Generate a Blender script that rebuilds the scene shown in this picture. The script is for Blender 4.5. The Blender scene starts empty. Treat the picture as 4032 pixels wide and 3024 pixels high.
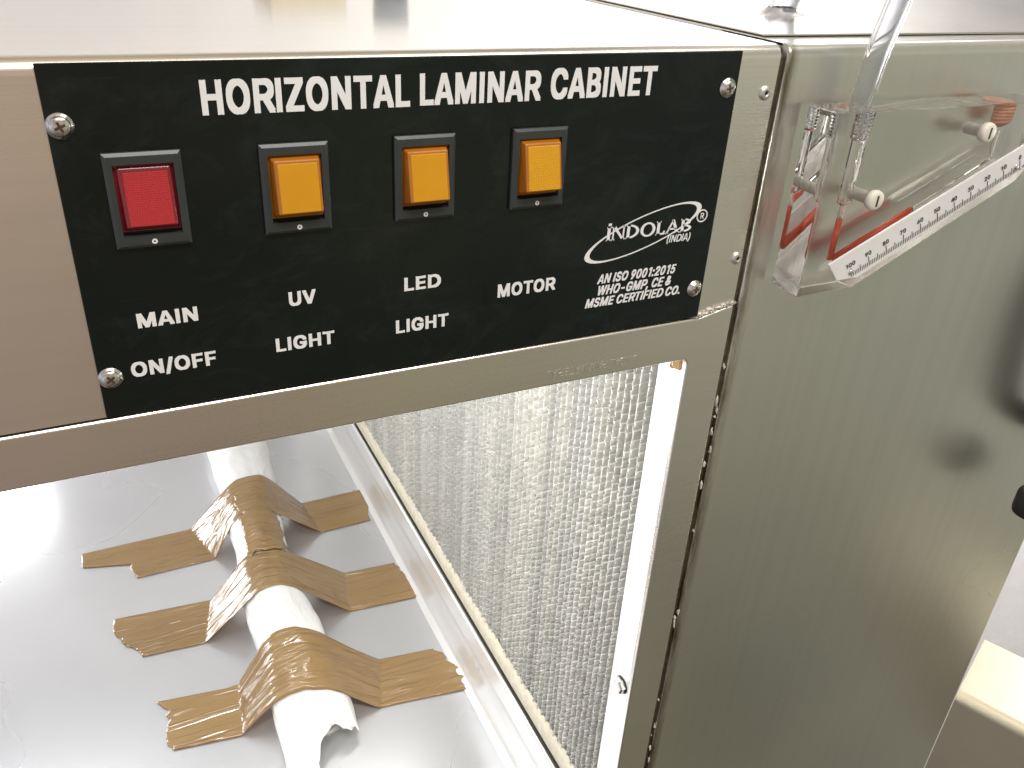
import bpy, bmesh, math, random
from mathutils import Vector, Matrix, noise
random.seed(7)
S = bpy.context.scene
COL = S.collection
PI = math.pi

# ------------------------------------------------------------------ camera
cam_d = bpy.data.cameras.new('camera')
cam_d.lens = 30.1045
cam_d.sensor_width = 36.0
cam_d.clip_start = 0.01
cam_d.clip_end = 60
cam = bpy.data.objects.new('camera', cam_d)
COL.objects.link(cam)
R = Matrix(((0.89943242, 0.17113574, -0.40216152),
            (-0.43395614, 0.45914656, -0.7751558),
            (0.05199422, 0.87172071, 0.4872367)))
cam.matrix_world = Matrix.Translation((0.01073361, -0.3413817, 0.05435757)) @ R.to_4x4()
S.camera = cam

# ------------------------------------------------------------------ world (the dim lab around the cabinet)
W = bpy.data.worlds.new('World')
S.world = W
W.use_nodes = True
nt = W.node_tree
nt.nodes.clear()
def N(nt, t, **k):
    n = nt.nodes.new(t)
    for a, v in k.items():
        setattr(n, a, v)
    return n
def ramp(nt, stops, interp='EASE'):
    r = N(nt, 'ShaderNodeValToRGB')
    r.color_ramp.interpolation = interp
    e = r.color_ramp.elements
    while len(e) > 1:
        e.remove(e[-1])
    e[0].position, e[0].color = stops[0][0], (*stops[0][1], 1)
    for p, c in stops[1:]:
        q = e.new(p)
        q.color = (*c, 1)
    return r
L = nt.links.new
tc = N(nt, 'ShaderNodeTexCoord')
sx = N(nt, 'ShaderNodeSeparateXYZ')
L(tc.outputs['Generated'], sx.inputs[0])
mx = N(nt, 'ShaderNodeMapRange')
mx.inputs[1].default_value, mx.inputs[2].default_value = -1, 1
L(sx.outputs[0], mx.inputs[0])
hue = ramp(nt, [(0.0, (.46, .46, .50)), (0.38, (.37, .285, .235)), (0.52, (.345, .262, .20)), (0.66, (.38, .345, .235)),
                (0.78, (.358, .350, .280)), (1.0, (.375, .37, .32))])
L(mx.outputs[0], hue.inputs[0])
mz = N(nt, 'ShaderNodeMapRange')
mz.inputs[1].default_value, mz.inputs[2].default_value = -1, 1
L(sx.outputs[2], mz.inputs[0])
val = ramp(nt, [(0.0, (.25,)*3), (0.20, (.56,)*3), (0.36, (1.0,)*3), (0.5, (1.22,)*3), (.62, (1.12,)*3), (.8, (1.05,)*3), (1, (1.05,)*3)], 'LINEAR')
L(mz.outputs[0], val.inputs[0])
nz = N(nt, 'ShaderNodeTexNoise')
nz.inputs['Scale'].default_value = 3.6
nz.inputs['Detail'].default_value = 3
L(tc.outputs['Generated'], nz.inputs['Vector'])
nr = ramp(nt, [(0.32, (.58,)*3), (0.68, (1.38,)*3)])
L(nz.outputs[0], nr.inputs[0])
m1 = N(nt, 'ShaderNodeMix', data_type='RGBA', blend_type='MULTIPLY')
m1.inputs[0].default_value = 1
L(hue.outputs[0], m1.inputs[6]); L(val.outputs[0], m1.inputs[7])
m2 = N(nt, 'ShaderNodeMix', data_type='RGBA', blend_type='MULTIPLY')
m2.inputs[0].default_value = 1
L(m1.outputs[2], m2.inputs[6]); L(nr.outputs[0], m2.inputs[7])
bg = N(nt, 'ShaderNodeBackground')
bg.inputs['Strength'].default_value = 1.0
nz2 = N(nt, 'ShaderNodeTexNoise')
nz2.inputs['Scale'].default_value = 8
nz2.inputs['Detail'].default_value = 2
L(tc.outputs['Generated'], nz2.inputs['Vector'])
nr2 = ramp(nt, [(0.32, (.72,)*3), (0.68, (1.24,)*3)])
L(nz2.outputs[0], nr2.inputs[0])
m3 = N(nt, 'ShaderNodeMix', data_type='RGBA', blend_type='MULTIPLY')
m3.inputs[0].default_value = 1
L(m2.outputs[2], m3.inputs[6]); L(nr2.outputs[0], m3.inputs[7])
L(m3.outputs[2], bg.inputs[0])
wo = N(nt, 'ShaderNodeOutputWorld')
L(bg.outputs[0], wo.inputs[0])

# ------------------------------------------------------------------ lamps
def area(name, loc, target, sx_, sy_, power, color):
    d = bpy.data.lights.new(name, 'AREA')
    d.shape = 'RECTANGLE'; d.size = sx_; d.size_y = sy_
    d.energy = power; d.color = color
    o = bpy.data.objects.new(name, d)
    COL.objects.link(o)
    o.location = loc
    o.rotation_euler = (Vector(target) - Vector(loc)).to_track_quat('-Z', 'Y').to_euler()
    return o
area('ceiling_lamp', (.25, -1.25, 1.7), (.25, 0, -.15), 1.4, .5, 34, (1, .97, .93))
area('ceiling_lamp', (1.3, -0.5, 1.9), (1.2, 0.3, 0), 1.2, .35, 6, (1, .95, .86))
area('wall_fill', (1.35, 0.70, 0.60), (1.10, 1.25, .22), .5, .5, 13, (1, .95, .86))  # added fill, no real fixture: whitens the right of the back wall
area('corner_fill', (2.2, 0.03, -0.3), (1.68, .4, -1.1), .5, .5, 15, (.97, .97, 1))  # added fill out of view, brightens the near wall and the table
# LED strips under the canopy, an added filter light, and the daylight coming in low through the chamber's far window
area('chamber_lamp', (.17, .44, -.150), (.20, .46, -1), .05, .86, 1.7, (1, .985, .95))
area('chamber_lamp', (-.25, .62, -.150), (-.22, .6, -1), .05, .60, .8, (.95, .97, 1))
area('chamber_lamp', (.04, .060, -.150), (.33, .34, -.42), .07, .04, 2.1, (1, .98, .945))  # small added fill hidden behind the rail, brightens the filter
area('far_window_lamp', (-.33, .966, -.635), (-.20, .40, -.635), .36, .13, 2.2, (.98, .98, 1))
area('front_opening_lamp', (-.95, .45, -.30), (.1, .45, -.65), .45, .7, .9, (.90, .94, 1))

S.view_settings.view_transform = 'Standard'
S.view_settings.look = 'None'
S.view_settings.exposure = 0.12
S.view_settings.gamma = 1
S.view_settings.use_curve_mapping = False
S.render.engine = 'CYCLES'
S.cycles.use_denoising = True
S.cycles.max_bounces = 20
S.cycles.transmission_bounces = 20
S.cycles.glossy_bounces = 6
S.cycles.diffuse_bounces = 8
S.cycles.transparent_max_bounces = 12
S.cycles.sample_clamp_indirect = 6
S.cycles.blur_glossy = 0.3

# ------------------------------------------------------------------ materials
def mat(name):
    m = bpy.data.materials.new(name)
    m.use_nodes = True
    n = m.node_tree
    n.nodes.clear()
    out = N(n, 'ShaderNodeOutputMaterial')
    b = N(n, 'ShaderNodeBsdfPrincipled')
    n.links.new(b.outputs[0], out.inputs[0])
    return m, n, b
def coords(n, scale):
    t = N(n, 'ShaderNodeTexCoord')
    mp = N(n, 'ShaderNodeMapping')
    mp.inputs['Scale'].default_value = scale
    g = N(n, 'ShaderNodeNewGeometry')
    n.links.new(g.outputs['Position'], mp.inputs[0])
    return mp.outputs[0]
def tex(n, vec, scale=1, detail=3, rough=.5, dist=0):
    x = N(n, 'ShaderNodeTexNoise')
    x.inputs['Scale'].default_value = scale
    x.inputs['Detail'].default_value = detail
    x.inputs['Roughness'].default_value = rough
    x.inputs['Distortion'].default_value = dist
    n.links.new(vec, x.inputs['Vector'])
    return x.outputs[0]
def rng(n, v, a, b, lo=.3, hi=.7):
    x = N(n, 'ShaderNodeMapRange')
    x.inputs[1].default_value, x.inputs[2].default_value = lo, hi
    x.inputs[3].default_value, x.inputs[4].default_value = a, b
    n.links.new(v, x.inputs[0])
    return x.outputs[0]
def math_(n, op, a, b):
    x = N(n, 'ShaderNodeMath', operation=op)
    for i, v in enumerate((a, b)):
        if isinstance(v, (int, float)):
            x.inputs[i].default_value = v
        else:
            n.links.new(v, x.inputs[i])
    return x.outputs[0]
def mixc(n, f, c1, c2, blend='MIX'):
    x = N(n, 'ShaderNodeMix', data_type='RGBA', blend_type=blend)
    for i, v in ((0, f), (6, c1), (7, c2)):
        if isinstance(v, (int, float)):
            x.inputs[i].default_value = v
        elif isinstance(v, tuple):
            x.inputs[i].default_value = (*v, 1)
        else:
            n.links.new(v, x.inputs[i])
    return x.outputs[2]
def bump(n, b, h, strength, dist=.001):
    x = N(n, 'ShaderNodeBump')
    x.inputs['Strength'].default_value = strength
    x.inputs['Distance'].default_value = dist
    n.links.new(h, x.inputs['Height'])
    n.links.new(x.outputs[0], b.inputs['Normal'])

def steel(name, base, rough, grain, strength=.25, smear=.06, wave=0.0, streaks=.16, metal=1):
    m, n, b = mat(name)
    b.inputs['Metallic'].default_value = metal
    fine = tex(n, coords(n, grain), 1, 4, .6)
    big = tex(n, coords(n, (5, 5, 5)), 1, 4, .55, .6)
    streak = tex(n, coords(n, tuple(g*.12 for g in grain)), 1, 3, .6)
    c = mixc(n, rng(n, big, 0, 1, .10, .90), tuple(x*.93 for x in base), tuple(min(1, x*1.05) for x in base))
    c = mixc(n, rng(n, streak, 0, streaks, .45, .75), c, tuple(x*.6 for x in base))
    n.links.new(c, b.inputs['Base Color'])
    soft = tex(n, coords(n, (3, 3, 3)), 1, 2, .5, .3)
    r = rng(n, soft, rough - 1.6*smear, rough + 1.6*smear, .1, .9)
    if strength: r = math_(n, 'ADD', r, rng(n, fine, -.015, .02))
    n.links.new(r, b.inputs['Roughness'])
    if not strength: return m
    h = fine
    if wave:
        h = math_(n, 'ADD', math_(n, 'MULTIPLY', fine, .5), math_(n, 'MULTIPLY', tex(n, coords(n, (7, 7, 4)), 1, 2, .5), wave))
    bump(n, b, h, strength, .0004)
    return m
def plain(name, col, rough=.5, metal=0, spec=.5, var=.1, scale=60, bstr=0.0, **kw):
    m, n, b = mat(name)
    t = tex(n, coords(n, (scale,)*3), 1, 4, .6)
    n.links.new(mixc(n, rng(n, t, 0, 1), tuple(x*(1-var) for x in col), tuple(min(1, x*(1+var)) for x in col)), b.inputs['Base Color'])
    b.inputs['Roughness'].default_value = rough
    b.inputs['Metallic'].default_value = metal
    b.inputs['Specular IOR Level'].default_value = spec
    for k, v in kw.items():
        b.inputs[k].default_value = v
    if bstr:
        bump(n, b, t, bstr, .001)
    return m

M = {}
M['front'] = steel('brushed_steel_front', (.89, .86, .80), .27, (14, 14, 900), .05, .04, streaks=.10)
M['side'] = steel('brushed_steel_side', (.80, .795, .735), .30, (900, 900, 14), 0, .06, streaks=.12)
n = M['side'].node_tree
b = [q for q in n.nodes if q.type == 'BSDF_PRINCIPLED'][0]
src = b.inputs['Base Color'].links[0].from_socket
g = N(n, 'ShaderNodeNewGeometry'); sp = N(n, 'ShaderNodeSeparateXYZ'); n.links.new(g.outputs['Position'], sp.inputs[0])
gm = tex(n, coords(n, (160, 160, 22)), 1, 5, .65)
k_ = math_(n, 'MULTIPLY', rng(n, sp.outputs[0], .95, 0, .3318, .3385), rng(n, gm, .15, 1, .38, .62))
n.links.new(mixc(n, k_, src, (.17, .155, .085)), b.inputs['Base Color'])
M['top'] = steel('polished_steel_top', (.86, .84, .80), .14, (10, 700, 700), .10, .07, wave=.3)
M['floor'] = steel('steel_worktop', (.72, .73, .75), .28, (5, 60, 60), 0, .06, streaks=.0, metal=.72)
M['mirror'] = steel('bright_steel', (.90, .90, .89), .22, (300, 8, 300), 0, .05, streaks=.03, metal=.40)
M['reveal'] = steel('bright_steel_reveal', (.90, .89, .88), .20, (300, 300, 8), 0, .05, streaks=.05, metal=.25)
M['lining'] = steel('satin_lining_steel', (.82, .83, .83), .45, (9, 500, 500), .2, .05)
M['table'] = steel('satin_table_steel', (.58, .53, .40), .45, (60, 60, 60), .05, .05)
M['screw'] = plain('zinc_screw', (.78, .76, .72), .22, 1, var=.15, scale=300)
M['rivet'] = plain('aluminium_rivet', (.80, .80, .78), .38, 1, var=.1, scale=300)
M['dark'] = plain('dark_recess', (.02, .017, .012), .7)
M['white_text'] = plain('white_lettering', (.90, .91, .91), .45, var=.03)
M['black_ink'] = plain('black_ink', (.035, .037, .035), .5)
M['bezel'] = plain('black_plastic_bezel', (.036, .043, .043), .34, var=.15)
M['black_plastic'] = plain('black_plastic', (.012, .013, .011), .45)
M['nylon'] = plain('white_nylon', (.80, .76, .68), .42, var=.04, **{'Subsurface Weight': .3, 'Subsurface Radius': (.01, .008, .006), 'Subsurface Scale': .3})
M['liquid'] = plain('red_gauge_liquid', (.60, .052, .010), .2, var=.1)
M['gasket'] = plain('cream_sealant', (.62, .58, .46), .6, var=.12, scale=120, bstr=.6)
M['weld'] = plain('ground_weld_metal', (.60, .58, .53), .5, 1, var=.2, scale=400, bstr=.3)
M['flake'] = plain('dried_white_sealant', (.72, .70, .62), .7, var=.2, scale=300)
M['foil'] = None

# glossy black acrylic control plate
m, n, b = mat('black_acrylic')
b.inputs['Base Color'].default_value = (.006, .0100, .0090, 1)
sc_ = tex(n, coords(n, (40, 40, 40)), 1, 5, .7, 1)
n.links.new(rng(n, sc_, .07, .30), b.inputs['Roughness'])
hz = tex(n, coords(n, (16, 16, 28)), 1, 6, .75, 1.5)
scr = tex(n, coords(n, (30, 30, 900)), 1, 3, .7)
sm = math_(n, 'ADD', rng(n, hz, 0, .7, .50, .78), rng(n, scr, 0, .35, .62, .74))
n.links.new(mixc(n, sm, (.005, .0090, .0080), (.020, .027, .025)), b.inputs['Base Color'])
b.inputs['Specular IOR Level'].default_value = .30
M['plate'] = m

# title lettering: brushed white vinyl
# wall paint
m, n, b = mat('white_wall_paint')
big = tex(n, coords(n, (3, 3, 3)), 1, 6, .65, .4)
n.links.new(mixc(n, rng(n, big, 0, 1), (.74, .74, .77), (.84, .84, .85)), b.inputs['Base Color'])
b.inputs['Roughness'].default_value = .55
bump(n, b, tex(n, coords(n, (25, 25, 25)), 1, 5, .6), .35, .004)
M['wall'] = m

# red and amber switch plastics
def lens(name, col, dark, grid=True, rough=.3):
    m, n, b = mat(name)
    t = tex(n, coords(n, (90, 90, 90)), 1, 3)
    g = N(n, 'ShaderNodeNewGeometry')
    sp = N(n, 'ShaderNodeSeparateXYZ')
    n.links.new(g.outputs['Position'], sp.inputs[0])
    k = 2*PI/.00085
    s1 = math_(n, 'SINE', math_(n, 'MULTIPLY', sp.outputs[0], k), 0)
    s2 = math_(n, 'SINE', math_(n, 'MULTIPLY', sp.outputs[2], k), 0)
    gr = math_(n, 'ADD', math_(n, 'MULTIPLY', s1, .25), math_(n, 'MULTIPLY', s2, .25))
    gr = math_(n, 'ADD', gr, .5)
    c = mixc(n, rng(n, t, 0, .5), col, dark)
    if grid:
        c = mixc(n, math_(n, 'MULTIPLY', gr, .35), c, tuple(min(1, x*1.5 + .02) for x in col))
        bump(n, b, gr, .35, .0002)
    n.links.new(c, b.inputs['Base Color'])
    b.inputs['Roughness'].default_value = rough
    b.inputs['Subsurface Weight'].default_value = .35
    b.inputs['Subsurface Radius'].default_value = (.004, .002, .001)
    b.inputs['Subsurface Scale'].default_value = .5
    return m
M['red_lens'] = lens('red_lens', (.50, .028, .034), (.40, .02, .026))
M['red_cap'] = plain('red_translucent_plastic', (.20, .012, .020), .25, var=.1, **{'Coat Weight': .5, 'Coat Roughness': .1})
M['amber_lens'] = lens('amber_lens', (.80, .325, .008), (.74, .285, .006), grid=True)
M['amber_smooth'] = lens('amber_lens_worn', (.80, .33, .009), (.75, .295, .007), grid=False)
M['amber_cap'] = plain('amber_translucent_plastic', (.46, .155, .012), .25, var=.12, **{'Coat Weight': .5, 'Coat Roughness': .1})

# packing tape: thin brown film that lets some of what is under it show
m, n, b = mat('brown_packing_tape')
tb = tex(n, coords(n, (9, 22, 9)), 1, 3, .5, .5)
n.links.new(mixc(n, rng(n, tb, 0, 1), (.40, .255, .105), (.46, .305, .135)), b.inputs['Base Color'])
b.inputs['Roughness'].default_value = .2
b.inputs['Coat Weight'].default_value = 1
b.inputs['Coat Roughness'].default_value = .06
b.inputs['Specular IOR Level'].default_value = .6
crk = tex(n, coords(n, (5, 42, 10)), 1, 2, .5, 1.6)
rdg = rng(n, math_(n, 'ABSOLUTE', math_(n, 'SUBTRACT', crk, .5), 0), 1, 0, 0, .09)
hh = math_(n, 'ADD', math_(n, 'MULTIPLY', rdg, .5), math_(n, 'MULTIPLY', tex(n, coords(n, (9, 60, 20)), 1, 2, .5, .6), .28))
bump(n, b, hh, .6, .0030)
for l_ in list(n.links):
    if l_.to_socket == b.inputs['Normal']: n.links.new(l_.from_socket, b.inputs['Coat Normal'])
tr = N(n, 'ShaderNodeBsdfTranslucent')
tr.inputs[0].default_value = (.50, .26, .09, 1)
mx_ = N(n, 'ShaderNodeMixShader')
mx_.inputs[0].default_value = .32
n.links.new(b.outputs[0], mx_.inputs[1]); n.links.new(tr.outputs[0], mx_.inputs[2])
out = [q for q in n.nodes if q.type == 'OUTPUT_MATERIAL'][0]
n.links.new(mx_.outputs[0], out.inputs[0])
M['tape'] = m

# white cloth sleeve
m, n, b = mat('white_foam_sleeve')
b.inputs['Base Color'].default_value = (.88, .88, .86, 1)
b.inputs['Roughness'].default_value = .55
b.inputs['Subsurface Weight'].default_value = .25
b.inputs['Subsurface Radius'].default_value = (.02, .02, .018)
b.inputs['Subsurface Scale'].default_value = .4
cl = tex(n, coords(n, (26, 12, 26)), 1, 4, .55, .8)
bump(n, b, cl, .5, .012)
M['sleeve'] = m

# clear acrylic block / vinyl tube
def clear(name, col, ior, rough):
    m, n, b = mat(name)
    b.inputs['Base Color'].default_value = (*col, 1)
    b.inputs['Transmission Weight'].default_value = 1
    b.inputs['IOR'].default_value = ior
    t = tex(n, coords(n, (80, 80, 80)), 1, 4, .6)
    n.links.new(rng(n, t, rough, rough + .03), b.inputs['Roughness'])
    return m
M['acrylic'] = clear('clear_acrylic', (.985, .99, .98), 1.49, .0)
M['vinyl'] = clear('clear_vinyl_tube', (.90, .92, .96), 1.42, .06)
m, n, b = mat('orange_red_port_plug')
b.inputs['Base Color'].default_value = (.72, .36, .24, 1)
b.inputs['Roughness'].default_value = .4
b.inputs['Subsurface Weight'].default_value = .4
b.inputs['Subsurface Radius'].default_value = (.01, .004, .002)
M['plug'] = m
M['scale_white'] = plain('white_scale_plastic', (.82, .83, .82), .35, var=.03)

# filter separators: satin aluminium paper, each little fold a slightly different tone
m, n, b = mat('filter_separator_foil')
g = N(n, 'ShaderNodeNewGeometry')
c = mixc(n, g.outputs['Random Per Island'], (.74, .735, .68), (.93, .925, .87))
patch = tex(n, coords(n, (5, 6, 1.2)), 1, 4, .6)
c = mixc(n, rng(n, patch, 0, .35, .45, .7), c, (.70, .70, .71))
col_ = tex(n, coords(n, (1, 60, .6)), 1, 2, .5)
c = mixc(n, rng(n, col_, 0, .6, .42, .68), c, (.60, .605, .60))
col2 = tex(n, coords(n, (1, 75, .5)), 1, 2, .5)
c = mixc(n, rng(n, col2, 0, .6, .54, .72), c, (.97, .97, .95))
n.links.new(c, b.inputs['Base Color'])
b.inputs['Roughness'].default_value = .5
b.inputs['Specular IOR Level'].default_value = .35
tr = N(n, 'ShaderNodeBsdfTranslucent'); n.links.new(c, tr.inputs[0])
mx_ = N(n, 'ShaderNodeMixShader'); mx_.inputs[0].default_value = .35
n.links.new(b.outputs[0], mx_.inputs[1]); n.links.new(tr.outputs[0], mx_.inputs[2])
n.links.new(mx_.outputs[0], [q for q in n.nodes if q.type == 'OUTPUT_MATERIAL'][0].inputs[0])
M['foil'] = m
M['media'] = plain('white_filter_paper', (.90, .90, .87), .8, var=.05, scale=50)

# ------------------------------------------------------------------ builders
WO = {}                       # world origin of every object
def mesh(name, V, F, m, parent=None, smooth=False, origin=None, bevel=0, seg=2, solid=0):
    if origin is None:
        lo = [min(v[i] for v in V) for i in range(3)]; hi = [max(v[i] for v in V) for i in range(3)]
        origin = Vector([(lo[i] + hi[i])/2 for i in range(3)])
    origin = Vector(origin)
    d = bpy.data.meshes.new(name)
    d.from_pydata([tuple(Vector(v) - origin) for v in V], [], F)
    d.materials.append(m)
    bm = bmesh.new(); bm.from_mesh(d)
    if bevel:
        bmesh.ops.remove_doubles(bm, verts=bm.verts, dist=1e-6)
        ed = [e for e in bm.edges if len(e.link_faces) == 2 and e.calc_face_angle(0) > .5]
        bmesh.ops.bevel(bm, geom=ed, offset=bevel, segments=seg, affect='EDGES', profile=.5, clamp_overlap=True)
    bmesh.ops.recalc_face_normals(bm, faces=bm.faces)
    bm.to_mesh(d); bm.free()
    for p in d.polygons:
        p.use_smooth = smooth
    o = bpy.data.objects.new(name, d)
    COL.objects.link(o)
    if parent:
        o.parent = parent
        o.location = origin - WO[parent]
    else:
        o.location = origin
    WO[o] = origin
    if solid:
        md = o.modifiers.new('solid', 'SOLIDIFY'); md.thickness = solid; md.offset = 0
    return o
def empty(name, loc, label, cat, group=None):
    o = bpy.data.objects.new(name, None)
    o.empty_display_size = .02
    COL.objects.link(o); o.location = loc; WO[o] = Vector(loc)
    return tag(o, label, cat, group)
def tag(o, label, cat, group=None):
    o['label'] = label; o['category'] = cat
    if group: o['group'] = group
    return o
class MB:
    def __init__(s): s.V = []; s.F = []
    def add(s, V, F):
        k = len(s.V); s.V += [tuple(v) for v in V]; s.F += [tuple(i + k for i in f) for f in F]; return s
    def box(s, x0, x1, y0, y1, z0, z1):
        V = [(x, y, z) for x in (x0, x1) for y in (y0, y1) for z in (z0, z1)]
        return s.add(V, [(0, 1, 3, 2), (4, 6, 7, 5), (0, 4, 5, 1), (2, 3, 7, 6), (0, 2, 6, 4), (1, 5, 7, 3)])
    def prism(s, poly, y0, y1):           # polygon in x,z extruded along y
        n = len(poly)
        V = [(x, y0, z) for x, z in poly] + [(x, y1, z) for x, z in poly]
        return s.add(V, [tuple(range(n)), tuple(range(2*n - 1, n - 1, -1))] + [(i, n + i, n + (i+1) % n, (i+1) % n) for i in range(n)])
    def lathe(s, prof, c, ax, n=28, caps=True):    # prof: list of (distance along axis, radius)
        ax = Vector(ax).normalized(); c = Vector(c)
        u = ax.orthogonal().normalized(); v = ax.cross(u)
        V = []; F = []
        for d, r in prof:
            for k in range(n):
                a = 2*PI*k/n
                V.append(c + ax*d + (u*math.cos(a) + v*math.sin(a))*max(r, 1e-6))
        for i in range(len(prof) - 1):
            for k in range(n):
                F.append((i*n + k, i*n + (k+1) % n, (i+1)*n + (k+1) % n, (i+1)*n + k))
        if caps:
            F.append(tuple(range(n-1, -1, -1))); F.append(tuple((len(prof)-1)*n + k for k in range(n)))
        return s.add(V, F)
    def tube(s, pts, r, n=16, caps=True):
        pts = [Vector(p) for p in pts]; V = []; F = []
        up = None
        for i, p in enumerate(pts):
            t = (pts[min(i+1, len(pts)-1)] - pts[max(i-1, 0)]).normalized()
            u = t.orthogonal().normalized() if up is None else (up - t*up.dot(t)).normalized()
            up = u; v = t.cross(u)
            rr = r[i] if isinstance(r, (list, tuple)) else r
            V += [p + (u*math.cos(2*PI*k/n) + v*math.sin(2*PI*k/n))*rr for k in range(n)]
        for i in range(len(pts)-1):
            for k in range(n):
                F.append((i*n + k, i*n + (k+1) % n, (i+1)*n + (k+1) % n, (i+1)*n + k))
        if caps:
            F.append(tuple(range(n-1, -1, -1))); F.append(tuple((len(pts)-1)*n + k for k in range(n)))
        return s.add(V, F)
    def strip(s, prof, axis, a0, a1, na=1):      # open profile swept along an axis: prof points are 3-vectors without that axis
        V = []; F = []; n = len(prof)
        for j in range(na+1):
            a = a0 + (a1 - a0)*j/na
            for p in prof:
                V.append((a, *p) if axis == 0 else ((p[0], a, p[1]) if axis == 1 else (*p, a)))
        for j in range(na):
            for i in range(n-1):
                F.append((j*n + i, j*n + i + 1, (j+1)*n + i + 1, (j+1)*n + i))
        return s.add(V, F)
    def done(s, name, m, parent=None, **k): return mesh(name, s.V, s.F, m, parent, **k)
def arc(cx, cy, r, a0, a1, n=6):
    return [(cx + r*math.cos(math.radians(a0 + (a1-a0)*i/n)), cy + r*math.sin(math.radians(a0 + (a1-a0)*i/n))) for i in range(n+1)]

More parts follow.
